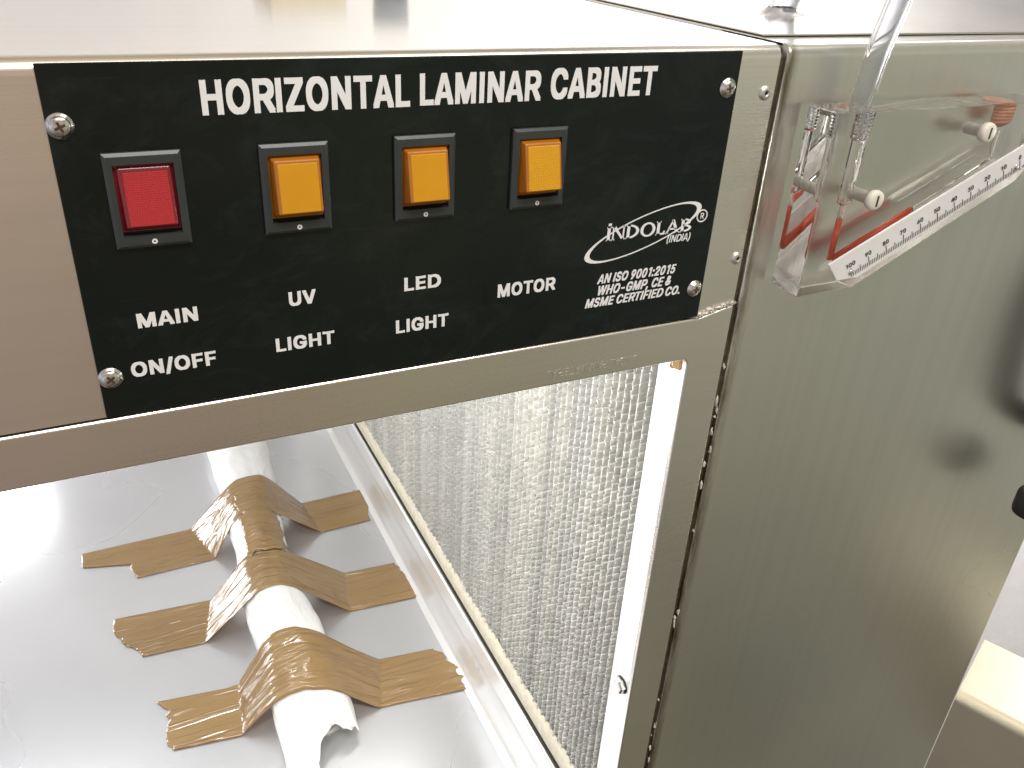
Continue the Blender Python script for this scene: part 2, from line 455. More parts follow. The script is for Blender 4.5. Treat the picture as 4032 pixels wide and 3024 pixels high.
# a plain grotesque alphabet: each line is a character, its points, its faces, its advance
ALPHABET = """
A 8 0,82 0,235 509,200 509,235 509,270 509,462 0,388 0,118 120,352 120,333 180,137 180,200 509,270 509,262 440,208 440|0 1 2 3,4 5 6 7,8 9 10 11,12 13 14 15|470
B 60 0,60 509,241 509,274 507,304 501,329 491,350 477,367 461,381 442,390 421,396 398,398 374,397 353,393 336,387 320,378 307,368 295,356 286,343 278,329 272,315 267,315 262,331 260,347 254,363 245,378 234,391 220,402 203,411 184,416 161,418 136,416 111,410 88,400 67,386 48,368 31,344 18,317 8,284 2,247 0,125 57,245 57,281 60,309 67,330 80,344 96,353 115,355 137,354 153,350 169,342 184,333 197,320 209,306 218,289 225,269 229,248 231,125 231,125 285,238 285,256 287,273 290,288 296,302 304,314 314,323 326,330 340,335 355,336 372,333 393,326 412,313 429,294 442,270 449,240 452,125 452|0 75 1,75 2 1,75 3 2,75 4 3,75 5 4,75 6 5,75 7 6,75 74 7,74 8 7,0 58 75,73 8 74,72 8 73,72 9 8,71 9 72,70 9 71,70 10 9,69 10 70,69 11 10,68 11 69,68 12 11,67 12 68,66 12 67,66 13 12,65 13 66,65 14 13,64 14 65,64 15 14,63 15 64,63 16 15,62 16 63,61 16 62,61 17 16,60 17 61,59 17 60,59 18 17,0 57 58,57 59 58,57 18 59,57 19 18,57 20 19,57 21 20,57 22 21,57 23 22,57 24 23,57 25 24,57 56 25,56 55 25,55 26 25,0 40 57,54 26 55,53 26 54,53 27 26,52 27 53,51 27 52,51 28 27,50 28 51,49 28 50,49 29 28,48 29 49,48 30 29,47 30 48,46 30 47,46 31 30,45 31 46,45 32 31,44 32 45,44 33 32,43 33 44,42 33 43,42 34 33,41 34 42,0 41 40,0 34 41,0 35 34,0 36 35,0 37 36,0 38 37,0 39 38|457
C 267 -7,225 -3,186 7,150 25,119 49,92 79,70 115,53 157,44 203,40 254,44 305,53 352,70 393,92 429,119 459,150 484,186 501,225 512,267 516,293 514,317 511,340 504,362 496,383 485,402 471,419 456,435 438,448 418,459 397,467 373,473 348,408 348,404 365,397 380,389 395,380 407,369 418,357 428,344 437,330 444,315 449,300 453,284 455,267 456,237 453,209 445,184 432,161 414,141 391,125 364,113 332,106 295,103 254,106 213,113 177,125 145,141 117,161 94,184 76,210 63,237 56,267 53,284 54,300 56,315 60,330 65,344 72,357 81,369 90,380 102,389 114,397 128,404 144,408 160,473 160,467 135,459 112,448 91,435 71,420 53,402 38,383 24,363 13,341 5,317 -2,293 -6|17 19 18,17 20 19,16 20 17,16 21 20,16 22 21,15 22 16,15 23 22,15 24 23,14 24 15,14 25 24,13 44 14,44 43 14,43 25 14,42 25 43,42 26 25,41 26 42,13 45 44,40 26 41,39 26 40,13 46 45,38 26 39,38 27 26,37 27 38,13 47 46,12 47 13,36 27 37,35 27 36,35 28 27,12 48 47,34 28 35,34 29 28,33 29 34,11 48 12,11 49 48,32 29 33,32 30 29,31 30 32,11 50 49,10 50 11,10 51 50,9 51 10,9 52 51,8 52 9,8 53 52,8 54 53,7 54 8,7 55 54,72 74 73,72 75 74,6 55 7,6 56 55,71 75 72,71 76 75,70 76 71,6 57 56,5 57 6,69 76 70,69 77 76,68 77 69,5 58 57,68 78 77,67 78 68,66 78 67,4 58 5,4 59 58,65 78 66,65 79 78,64 79 65,4 60 59,63 79 64,62 79 63,4 61 60,61 79 62,61 80 79,4 80 61,3 80 4,3 81 80,2 81 3,2 82 81,2 83 82,1 83 2,1 84 83,1 85 84,0 85 1|510
D 60 0,125 0,125 509,60 509,125 0,268 0,268 60,125 60,125 449,268 449,268 509,125 509,268 0,328 9,311 66,268 60,328 9,384 34,351 86,311 66,384 34,432 75,386 117,351 86,432 75,469 127,413 157,386 117,469 127,492 189,429 204,413 157,492 189,500 254,435 254,429 204,500 254,492 320,429 305,435 254,492 320,469 382,413 352,429 305,469 382,432 434,386 392,413 352,432 434,384 475,351 423,386 392,384 475,328 500,311 443,351 423,328 500,268 509,268 449,311 443|0 1 2 3,4 5 6 7,8 9 10 11,12 13 14 15,16 17 18 19,20 21 22 23,24 25 26 27,28 29 30 31,32 33 34 35,36 37 38 39,40 41 42 43,44 45 46 47,48 49 50 51,52 53 54 55,56 57 58 59|503
E 60 0,60 509,372 509,372 452,125 452,125 286,355 286,355 229,125 229,125 57,375 57,375 0|0 4 1,4 2 1,4 3 2,0 5 4,0 8 5,8 6 5,8 7 6,0 9 8,0 10 9,0 11 10|419
F 60 0,60 509,369 509,369 452,125 452,125 278,346 278,346 221,125 221,125 0|0 4 1,4 2 1,4 3 2,0 5 4,0 8 5,8 6 5,8 7 6,0 9 8|410
G 269 -7,225 -3,185 7,149 25,118 49,91 79,69 116,53 157,43 203,40 254,43 305,53 352,69 393,91 429,117 459,149 484,184 501,223 512,265 516,291 514,316 510,340 504,363 494,384 483,403 469,421 453,436 436,449 416,460 395,468 373,474 349,408 349,402 365,395 379,387 393,378 406,368 417,356 427,344 436,330 443,315 448,300 453,283 455,265 456,236 453,209 445,183 432,160 414,141 392,125 364,113 332,106 295,103 254,106 213,113 177,125 145,141 117,161 95,184 76,210 63,238 56,269 53,296 55,322 61,345 71,365 85,382 102,396 123,407 147,413 173,415 202,434 199,283 199,283 256,478 256,478 200,475 160,466 124,451 91,431 62,406 38,377 19,344 5,308 -4|17 19 18,17 20 19,16 20 17,16 21 20,16 22 21,15 22 16,15 23 22,14 23 15,14 24 23,14 25 24,13 44 14,44 43 14,43 25 14,42 25 43,41 25 42,41 26 25,13 45 44,40 26 41,39 26 40,13 46 45,38 26 39,38 27 26,37 27 38,13 47 46,12 47 13,36 27 37,35 27 36,35 28 27,12 48 47,34 28 35,34 29 28,11 48 12,33 29 34,11 49 48,32 29 33,32 30 29,31 30 32,11 50 49,10 50 11,10 51 50,9 51 10,9 52 51,72 74 73,72 70 74,70 75 74,8 52 9,8 53 52,8 54 53,7 54 8,72 69 70,71 75 70,71 76 75,69 71 72,69 76 71,7 55 54,68 76 69,68 77 76,6 55 7,67 77 68,6 56 55,67 78 77,66 78 67,6 57 56,5 57 6,65 78 66,5 58 57,65 79 78,64 79 65,4 58 5,4 59 58,63 79 64,4 60 59,63 80 79,62 80 63,4 61 60,61 80 62,4 80 61,3 80 4,3 81 80,2 81 3,2 82 81,1 82 2,1 83 82,0 83 1|521
H 60 0,60 509,125 509,125 289,392 289,392 509,457 509,457 0,392 0,392 232,125 232,125 0|0 2 1,0 3 2,4 6 5,4 7 6,0 10 3,10 4 3,10 9 4,9 7 4,0 11 10,8 7 9|517
I 60 0,125 0,125 509,60 509|0 1 2 3|186
L 60 0,60 509,125 509,125 57,361 57,361 0|0 2 1,0 3 2,0 4 3,0 5 4|393
M 60 0,60 509,152 509,277 187,280 179,284 170,287 159,291 147,295 135,299 123,303 110,307 97,311 84,315 71,319 60,322 49,307 49,311 59,314 71,318 83,322 95,326 108,330 121,334 134,338 146,342 158,346 169,349 179,352 187,476 509,568 509,568 0,504 0,504 291,504 302,504 314,504 327,505 340,505 354,505 369,505 383,506 398,506 413,506 428,507 443,507 457,513 457,508 441,503 425,498 409,492 393,487 378,482 363,477 348,472 335,467 322,463 310,459 300,456 291,342 0,286 0,170 291,167 300,163 310,159 321,155 333,150 347,145 361,140 376,134 392,129 408,124 424,118 441,112 457,119 457,119 444,120 430,120 416,120 401,121 386,121 372,121 357,121 342,122 328,122 315,122 302,122 291,122 0|0 73 1,73 2 1,73 74 2,74 3 2,28 45 29,45 30 29,45 46 30,46 31 30,0 72 73,75 3 74,28 44 45,47 31 46,76 3 75,28 48 44,48 43 44,48 43 47,43 31 47,0 76 72,76 71 72,0 77 76,71 3 76,42 31 43,28 49 48,70 3 71,0 78 77,41 31 42,28 50 49,69 3 70,0 79 78,40 31 41,28 51 50,68 3 69,0 80 79,39 31 40,28 52 51,67 3 68,0 81 80,38 31 39,28 53 52,66 3 67,0 82 81,37 31 38,28 54 53,65 3 66,0 83 82,36 31 37,28 55 54,64 3 65,0 84 83,35 31 36,28 56 55,63 3 64,0 85 84,34 31 35,28 57 56,62 3 63,0 86 85,33 31 34,28 58 57,61 3 62,0 87 86,60 3 61,28 59 58,32 31 33,60 4 3,27 59 28,60 5 4,26 59 27,60 6 5,25 59 26,60 7 6,24 59 25,60 8 7,23 59 24,60 9 8,22 59 23,60 10 9,21 59 22,60 11 10,20 59 21,60 12 11,19 59 20,60 18 12,18 13 12,18 13 19,13 59 19,14 59 13,60 17 18,15 59 14,60 16 17,60 15 16,60 59 15|629
N 60 0,60 509,136 509,343 183,349 174,355 163,363 151,371 137,379 122,388 107,396 90,405 73,414 55,405 54,403 72,402 90,401 108,400 126,399 142,399 157,399 171,399 184,399 195,399 509,463 509,463 0,387 0,202 290,194 303,186 317,177 331,168 346,159 363,148 381,136 402,123 425,108 452,119 454,120 429,121 406,122 384,123 363,124 345,124 328,125 313,125 301,125 291,125 0|0 36 1,36 2 1,36 37 2,37 3 2,22 24 23,22 25 24,38 3 37,0 38 36,38 35 36,0 39 38,35 3 38,34 3 35,0 40 39,33 3 34,0 41 40,32 3 33,0 42 41,31 3 32,30 3 31,0 43 42,29 3 30,0 44 43,28 3 29,0 45 44,27 3 28,0 46 45,0 47 46,26 3 27,21 25 22,20 25 21,26 4 3,26 5 4,19 25 20,26 6 5,18 25 19,26 7 6,17 25 18,26 8 7,16 25 17,26 9 8,15 25 16,26 10 9,14 11 15,11 25 15,26 14 10,14 11 10,12 25 11,26 13 14,13 25 12,26 25 13|524
O 267 -7,225 -3,186 7,150 25,119 49,92 79,70 115,53 157,44 203,40 254,44 305,53 352,70 393,92 429,119 459,150 484,186 501,225 512,267 516,309 512,348 501,384 484,415 459,442 429,464 393,480 352,490 305,493 254,490 203,480 157,464 115,442 79,415 49,384 25,348 7,309 -3,267 53,296 55,324 63,349 76,372 94,392 116,408 144,420 176,428 213,430 254,428 295,420 332,408 365,392 392,372 415,349 433,324 446,296 453,267 456,237 453,210 445,184 433,161 415,142 392,125 364,113 332,106 295,103 254,106 213,113 176,125 144,142 117,161 94,184 76,210 63,237 55|17 19 18,16 19 17,16 20 19,15 20 16,15 21 20,14 21 15,14 22 21,13 55 14,55 54 14,54 22 14,54 53 22,53 23 22,52 23 53,13 56 55,51 23 52,13 57 56,50 23 51,13 58 57,50 24 23,12 58 13,49 24 50,12 59 58,11 59 12,49 25 24,48 25 49,11 60 59,47 25 48,11 61 60,10 61 11,47 26 25,46 26 47,10 62 61,9 62 10,46 27 26,45 27 46,9 63 62,8 63 9,8 64 63,44 27 45,44 28 27,8 65 64,43 28 44,7 65 8,43 29 28,7 66 65,42 29 43,6 66 7,42 30 29,6 67 66,41 30 42,6 68 67,40 30 41,5 68 6,40 31 30,5 69 68,39 31 40,39 32 31,4 69 5,4 70 69,38 32 39,4 71 70,37 32 38,4 36 71,36 32 37,4 32 36,4 33 32,3 33 4,2 33 3,2 34 33,1 34 2,1 35 34,1 0 35|534
P 60 0,125 0,125 509,60 509,125 183,287 183,287 243,125 243,125 449,287 449,287 509,125 509,287 183,329 189,312 247,287 243,329 189,369 205,336 257,312 247,369 205,402 231,356 273,336 257,402 231,428 265,372 295,356 273,428 265,444 304,382 319,372 295,444 304,450 346,385 346,382 319,450 346,444 388,382 373,385 346,444 388,428 428,372 398,382 373,428 428,402 461,356 419,372 398,402 461,369 487,336 435,356 419,369 487,329 503,312 446,336 435,329 503,287 509,287 449,312 446|0 1 2 3,4 5 6 7,8 9 10 11,12 13 14 15,16 17 18 19,20 21 22 23,24 25 26 27,28 29 30 31,32 33 34 35,36 37 38 39,40 41 42 43,44 45 46 47,48 49 50 51,52 53 54 55,56 57 58 59|445
R 60 0,125 0,125 509,60 509,125 204,302 204,302 263,125 263,125 449,302 449,302 509,125 509,302 204,342 209,325 267,302 263,342 209,379 224,346 276,325 267,379 224,410 248,364 291,346 276,410 248,435 280,378 310,364 291,435 280,450 317,387 332,378 310,450 317,455 356,390 356,387 332,455 356,450 396,387 380,390 356,450 396,435 433,378 403,387 380,435 433,410 464,364 422,378 403,410 464,379 489,346 437,364 422,379 489,342 504,325 446,346 437,342 504,302 509,302 449,325 446,255 214,317 224,475 0,402 0|0 1 2 3,4 5 6 7,8 9 10 11,12 13 14 15,16 17 18 19,20 21 22 23,24 25 26 27,28 29 30 31,32 33 34 35,36 37 38 39,40 41 42 43,44 45 46 47,48 49 50 51,52 53 54 55,56 57 58 59,60 61 62 63|455
S 224 -9,188 -7,156 -1,128 9,102 23,81 40,64 60,51 83,42 109,38 137,104 137,108 118,114 102,123 88,136 76,150 66,166 59,185 53,204 50,224 49,246 50,267 54,286 60,303 69,317 79,329 92,338 106,344 122,346 139,344 154,340 168,332 179,322 189,310 197,296 205,280 211,263 217,245 222,184 239,145 253,112 269,86 289,67 313,56 341,52 372,54 400,62 425,75 448,92 468,113 484,138 498,165 508,195 514,227 516,259 514,289 508,316 498,340 484,360 468,377 449,390 427,398 403,401 378,337 378,332 402,320 421,302 437,280 449,254 456,225 459,204 457,185 454,167 448,152 440,139 430,129 418,121 405,117 391,115 376,117 359,122 345,131 334,142 324,155 315,169 308,184 302,198 297,212 293,264 279,279 275,295 270,312 264,328 256,344 248,359 238,372 226,384 213,395 198,402 180,407 161,408 139,406 112,399 87,386 64,370 43,349 25,323 11,294 0,261 -7|52 54 53,51 54 52,51 55 54,50 55 51,50 56 55,49 56 50,49 57 56,48 57 49,48 58 57,48 59 58,47 70 48,70 69 48,69 59 48,68 59 69,47 71 70,67 59 68,47 72 71,66 59 67,66 60 59,46 72 47,46 73 72,46 74 73,65 60 66,46 75 74,65 61 60,45 75 46,64 61 65,45 76 75,45 77 76,64 62 61,63 62 64,44 77 45,44 78 77,44 79 78,43 79 44,43 80 79,43 81 80,42 81 43,42 82 81,42 83 82,42 84 83,41 84 42,41 85 84,41 86 85,41 87 86,41 88 87,40 88 41,40 89 88,40 90 89,40 91 90,39 91 40,39 92 91,39 93 92,38 93 39,38 94 93,37 94 38,37 95 94,37 96 95,36 96 37,35 96 36,35 97 96,34 97 35,33 97 34,33 98 97,32 98 33,31 98 32,31 99 98,30 99 31,29 99 30,29 100 99,28 100 29,27 100 28,27 101 100,8 10 9,8 11 10,26 101 27,8 12 11,26 102 101,7 12 8,25 102 26,7 13 12,24 102 25,7 14 13,24 103 102,6 14 7,23 103 24,6 15 14,22 103 23,6 16 15,22 104 103,21 104 22,5 16 6,5 17 16,20 104 21,5 18 17,19 104 20,5 19 18,5 104 19,5 105 104,4 105 5,4 106 105,3 106 4,3 107 106,2 107 3,2 108 107,1 108 2,1 0 108|447
T 32 452,32 509,417 509,417 452,257 452,257 0,193 0,193 452|0 2 1,0 3 2,7 3 0,6 4 7,4 3 7,6 5 4|449
U 259 -8,220 -6,186 2,154 15,126 33,103 55,85 80,71 108,63 140,60 173,60 509,124 509,124 178,126 155,132 133,141 113,153 95,169 80,187 68,208 59,232 53,259 52,285 53,309 59,331 68,349 80,364 95,377 113,385 133,391 155,393 178,393 509,457 509,457 173,454 140,446 108,433 80,414 55,391 33,363 15,332 2,297 -6|9 11 10,9 12 11,30 32 31,30 33 32,9 13 12,29 33 30,8 13 9,29 34 33,8 14 13,28 34 29,7 14 8,28 35 34,27 35 28,7 15 14,7 16 15,26 35 27,6 16 7,26 36 35,6 17 16,25 36 26,6 18 17,24 36 25,5 18 6,24 37 36,5 19 18,23 37 24,5 20 19,22 37 23,22 38 37,4 20 5,4 21 20,21 38 22,4 38 21,3 38 4,3 39 38,2 39 3,2 40 39,1 40 2,1 41 40,0 41 1|518
V 204 0,16 509,84 509,192 206,199 187,207 164,215 137,225 106,236 71,248 31,235 31,247 71,257 107,267 138,276 165,283 187,290 206,395 509,463 509,278 0|0 2 1,0 3 2,16 18 17,16 19 18,0 4 3,15 19 16,14 19 15,0 5 4,13 19 14,0 6 5,12 19 13,0 7 6,11 19 12,0 8 7,10 9 11,9 19 11,0 9 8,0 19 9|480
W 155 0,16 509,82 509,163 196,167 179,172 162,175 145,179 128,183 111,187 94,190 76,194 58,197 40,189 40,193 58,196 76,200 94,203 111,207 128,211 145,215 162,220 179,224 196,306 509,380 509,462 196,466 179,470 162,474 145,478 128,482 111,486 94,490 76,494 58,497 40,488 40,492 58,495 76,499 94,503 111,506 128,510 145,515 162,519 179,523 196,603 509,670 509,530 0,455 0,368 323,362 345,357 368,351 391,346 417,341 445,336 475,350 475,345 446,340 420,335 395,330 371,324 347,318 323,230 0|0 2 1,0 3 2,22 55 23,55 24 23,55 56 24,56 25 24,44 46 45,44 47 46,22 54 55,57 25 56,58 53 57,53 25 57,22 58 54,58 53 54,22 59 58,52 25 53,22 60 59,51 25 52,22 61 60,50 25 51,22 62 61,49 25 50,22 63 62,48 25 49,0 4 3,21 63 22,48 26 25,43 47 44,0 5 4,20 63 21,48 27 26,42 47 43,0 6 5,19 63 20,48 28 27,41 47 42,0 7 6,18 63 19,48 29 28,40 47 41,0 8 7,17 63 18,48 30 29,39 47 40,0 9 8,16 63 17,48 31 30,38 47 39,0 10 9,15 63 16,48 32 31,37 47 38,0 14 10,14 11 10,48 36 32,36 33 32,14 11 15,11 63 15,36 33 37,33 47 37,12 63 11,34 47 33,0 13 14,48 35 36,0 12 13,0 63 12,48 34 35,48 47 34|687
Z 42 0,42 46,273 385,284 400,295 415,306 431,318 446,329 461,341 476,348 454,327 453,306 453,285 452,265 452,244 452,223 452,40 452,40 509,397 509,397 462,169 129,157 113,146 97,134 81,122 65,110 49,97 33,90 54,111 55,131 56,152 57,173 57,193 57,214 57,399 57,399 0|16 18 17,16 8 18,8 19 18,16 7 8,9 19 8,9 20 19,16 11 7,11 6 7,10 20 9,11 6 10,6 20 10,16 12 11,16 13 12,16 14 13,16 15 14,5 20 6,4 20 5,3 20 4,2 20 3,1 20 2,1 21 20,1 22 21,1 23 22,1 24 23,1 27 24,27 28 24,28 25 24,32 34 33,32 35 34,31 35 32,30 35 31,29 35 30,28 35 29,25 35 28,1 26 27,26 35 25,0 26 1,0 35 26|439
J 185 -7,143 -2,106 11,75 33,52 63,38 100,33 145,33 173,98 173,98 145,100 117,108 93,122 74,139 61,160 53,185 50,209 53,230 61,248 74,261 93,269 117,272 145,272 509,336 509,336 145,332 100,318 63,294 33,263 11,227 -2|21 23 22,21 24 23,6 8 7,6 9 8,5 9 6,5 10 9,20 24 21,20 25 24,5 11 10,19 25 20,4 11 5,19 26 25,18 26 19,4 12 11,4 13 12,17 26 18,17 27 26,3 13 4,3 14 13,16 27 17,3 15 14,15 27 16,3 27 15,2 27 3,2 28 27,1 28 2,1 29 28,0 29 1|397
0 227 -7,191 -3,158 7,130 24,105 48,85 77,69 113,57 155,50 202,48 254,50 306,57 353,69 395,85 431,106 461,130 484,159 502,191 512,227 516,262 512,295 502,323 484,348 461,368 431,384 395,396 353,403 306,405 254,403 202,396 155,384 113,368 77,348 48,323 24,295 7,263 -3,227 50,250 52,271 60,290 74,306 92,320 116,330 144,338 176,342 213,344 254,342 295,338 332,330 365,320 393,306 416,290 435,271 449,250 457,227 460,203 457,182 449,163 435,147 416,134 393,123 365,115 332,111 295,109 254,111 213,115 176,123 144,134 116,147 92,163 74,182 60,203 52|17 19 18,16 19 17,16 20 19,15 20 16,15 21 20,14 21 15,14 22 21,14 54 22,54 53 22,53 23 22,13 55 14,55 54 14,13 56 55,52 23 53,13 57 56,51 23 52,13 58 57,50 23 51,50 24 23,12 58 13,12 59 58,49 24 50,11 59 12,49 25 24,11 60 59,48 25 49,11 61 60,47 25 48,10 61 11,47 26 25,10 62 61,46 26 47,9 62 10,46 27 26,9 63 62,45 27 46,8 63 9,8 64 63,44 27 45,44 28 27,8 65 64,43 28 44,7 65 8,43 29 28,7 66 65,42 29 43,6 66 7,42 30 29,6 67 66,41 30 42,40 30 41,6 68 67,5 68 6,40 31 30,5 69 68,39 31 40,39 32 31,4 69 5,4 70 69,38 32 39,4 71 70,37 32 38,36 32 37,4 36 71,4 32 36,4 33 32,3 33 4,2 33 3,2 34 33,2 35 34,1 35 2,1 0 35|453
1 224 0,289 0,289 509,224 509,224 509,224 444,104 386,104 454|0 1 2 3,4 5 6 7|380
2 64 0,64 47,234 229,252 248,268 266,282 282,294 298,303 312,311 327,316 341,319 356,320 371,319 389,315 405,308 419,298 431,287 441,273 449,258 455,241 458,224 460,205 458,188 454,172 447,159 438,148 427,139 413,132 398,128 381,127 362,66 362,68 391,75 418,86 442,102 464,121 482,143 496,168 507,196 513,225 516,254 513,281 507,306 497,328 482,346 465,361 445,372 423,379 398,381 372,380 354,377 336,371 318,363 299,351 280,336 259,317 235,294 209,267 180,153 60,153 57,389 57,389 0|38 40 39,38 41 40,37 41 38,37 42 41,36 42 37,36 43 42,35 43 36,35 44 43,34 44 35,34 20 44,20 19 44,19 45 44,33 21 34,21 20 34,18 45 19,33 22 21,17 45 18,33 23 22,16 45 17,33 24 23,16 46 45,32 24 33,15 46 16,32 25 24,14 46 15,32 26 25,14 47 46,13 47 14,31 26 32,31 27 26,12 47 13,12 48 47,31 28 27,30 28 31,11 48 12,30 29 28,11 49 48,10 49 11,9 49 10,9 50 49,8 50 9,8 51 50,7 51 8,7 52 51,6 52 7,6 53 52,5 53 6,4 53 5,4 54 53,3 54 4,3 55 54,2 55 3,2 56 55,1 56 2,1 57 56,1 58 57,1 59 58,1 60 59,1 61 60,0 61 1|453
3 218 -7,188 -5,159 1,133 10,108 22,88 38,70 57,57 79,48 104,44 132,109 132,112 115,118 100,126 87,137 76,150 66,165 59,182 54,200 51,219 50,239 51,258 55,275 61,291 69,304 80,315 93,323 108,328 125,329 145,328 163,323 180,316 196,306 211,292 223,275 234,254 241,229 246,201 248,157 248,157 299,288 448,288 452,70 452,70 509,372 509,372 461,211 278,211 289,247 290,279 286,308 276,333 262,354 244,371 222,383 198,391 173,393 145,390 116,383 90,370 66,354 45,333 27,309 12,281 2,251 -5|42 44 43,42 45 44,42 41 45,41 40 45,40 46 45,39 47 40,47 46 40,38 47 39,47 49 48,38 49 47,38 50 49,38 51 50,38 37 51,37 52 51,36 52 37,35 52 36,35 53 52,34 53 35,33 53 34,32 53 33,32 54 53,31 54 32,31 55 54,30 55 31,29 55 30,29 56 55,28 56 29,27 56 28,27 57 56,8 10 9,8 11 10,26 57 27,26 58 57,8 12 11,25 58 26,7 12 8,7 13 12,24 58 25,24 59 58,7 14 13,23 59 24,6 14 7,6 15 14,22 59 23,6 16 15,22 60 59,21 60 22,6 17 16,5 17 6,20 60 21,5 18 17,19 60 20,5 19 18,5 60 19,5 61 60,4 61 5,4 62 61,3 62 4,3 63 62,2 63 3,2 64 63,1 64 2,1 0 64|453
4 319 0,384 0,384 509,319 509,64 112,464 112,464 170,64 170,64 157,122 157,338 509,293 509|0 1 2 3,4 5 6 7,8 9 10 11|453
5 221 -7,192 -5,165 1,140 11,118 25,99 41,83 60,71 82,63 105,60 130,122 130,125 115,130 102,138 89,148 78,160 68,173 60,188 54,204 51,221 50,241 51,259 56,276 64,291 75,304 89,314 104,322 122,326 141,328 162,326 183,321 203,314 221,303 237,290 251,275 262,257 270,238 275,218 277,201 276,184 273,167 268,152 262,139 255,128 246,67 253,96 509,366 509,366 452,151 452,134 301,136 301,148 311,162 318,178 325,194 330,212 333,229 334,252 332,274 328,294 321,313 311,330 299,345 285,358 269,370 251,379 231,386 210,390 187,391 163,388 132,381 102,369 76,352 52,332 32,309 15,282 3,253 -4|44 48 45,48 46 45,48 47 46,44 49 48,55 57 56,54 57 55,54 58 57,53 58 54,53 59 58,52 59 53,52 60 59,51 60 52,51 61 60,50 61 51,44 50 49,44 61 50,44 39 61,39 38 61,38 62 61,38 37 62,37 63 62,36 63 37,35 63 36,44 40 39,34 63 35,34 64 63,44 41 40,44 42 41,33 64 34,44 43 42,33 65 64,32 65 33,31 65 32,31 66 65,30 66 31,30 67 66,29 67 30,29 68 67,28 68 29,28 69 68,27 69 28,26 69 27,26 70 69,8 10 9,8 11 10,25 70 26,8 12 11,7 12 8,24 70 25,24 71 70,7 13 12,7 14 13,23 71 24,6 14 7,6 15 14,23 72 71,22 72 23,6 16 15,21 72 22,6 17 16,5 17 6,20 72 21,5 18 17,20 73 72,19 73 20,5 19 18,5 73 19,4 73 5,4 74 73,3 74 4,3 75 74,2 75 3,2 76 75,1 76 2,1 0 76|453
6 226 -7,196 -4,168 3,142 15,119 31,100 51,84 74,73 101,66 130,64 162,65 187,71 212,80 239,93 268,112 302,137 340,252 509,322 509,151 261,145 261,151 270,157 279,165 288,174 295,184 302,196 307,208 311,221 313,235 314,265 312,291 305,316 295,337 280,355 262,370 240,380 215,387 187,389 157,387 127,379 98,368 73,352 50,333 30,310 14,284 3,257 -4,226 48,245 50,263 55,279 63,293 73,304 86,314 101,322 119,326 137,327 157,326 178,322 196,314 213,304 228,293 241,279 251,263 259,245 264,226 265,207 264,190 259,174 252,160 241,148 229,138 214,131 197,126 179,125 158,126 138,131 119,138 102,148 86,160 73,174 63,190 55,207 50|15 17 16,15 23 17,23 18 17,14 23 15,27 29 28,26 29 27,26 30 29,25 30 26,24 30 25,24 31 30,13 23 14,23 31 24,13 22 23,18 31 23,18 32 31,13 21 22,18 64 32,64 33 32,13 20 21,13 19 20,12 19 13,18 65 64,63 33 64,18 66 65,62 33 63,62 34 33,12 18 19,12 66 18,12 67 66,61 34 62,12 68 67,60 34 61,12 69 68,59 34 60,59 35 34,11 69 12,11 70 69,58 35 59,58 36 35,11 71 70,57 36 58,10 71 11,10 72 71,56 36 57,56 37 36,9 72 10,9 73 72,55 37 56,8 73 9,8 74 73,54 37 55,54 38 37,8 75 74,53 38 54,7 75 8,53 39 38,7 76 75,52 39 53,7 77 76,51 39 52,6 77 7,51 40 39,6 78 77,50 40 51,5 78 6,5 79 78,49 40 50,49 41 40,5 80 79,48 41 49,5 81 80,47 41 48,4 81 5,4 46 81,46 41 47,46 42 41,4 42 46,3 42 4,3 43 42,2 43 3,2 44 43,1 44 2,1 45 44,0 45 1|453
7 97 0,323 448,323 452,62 452,62 509,391 509,391 449,165 0|3 5 4,3 2 5,2 6 5,1 6 2,1 7 6,0 7 1|453
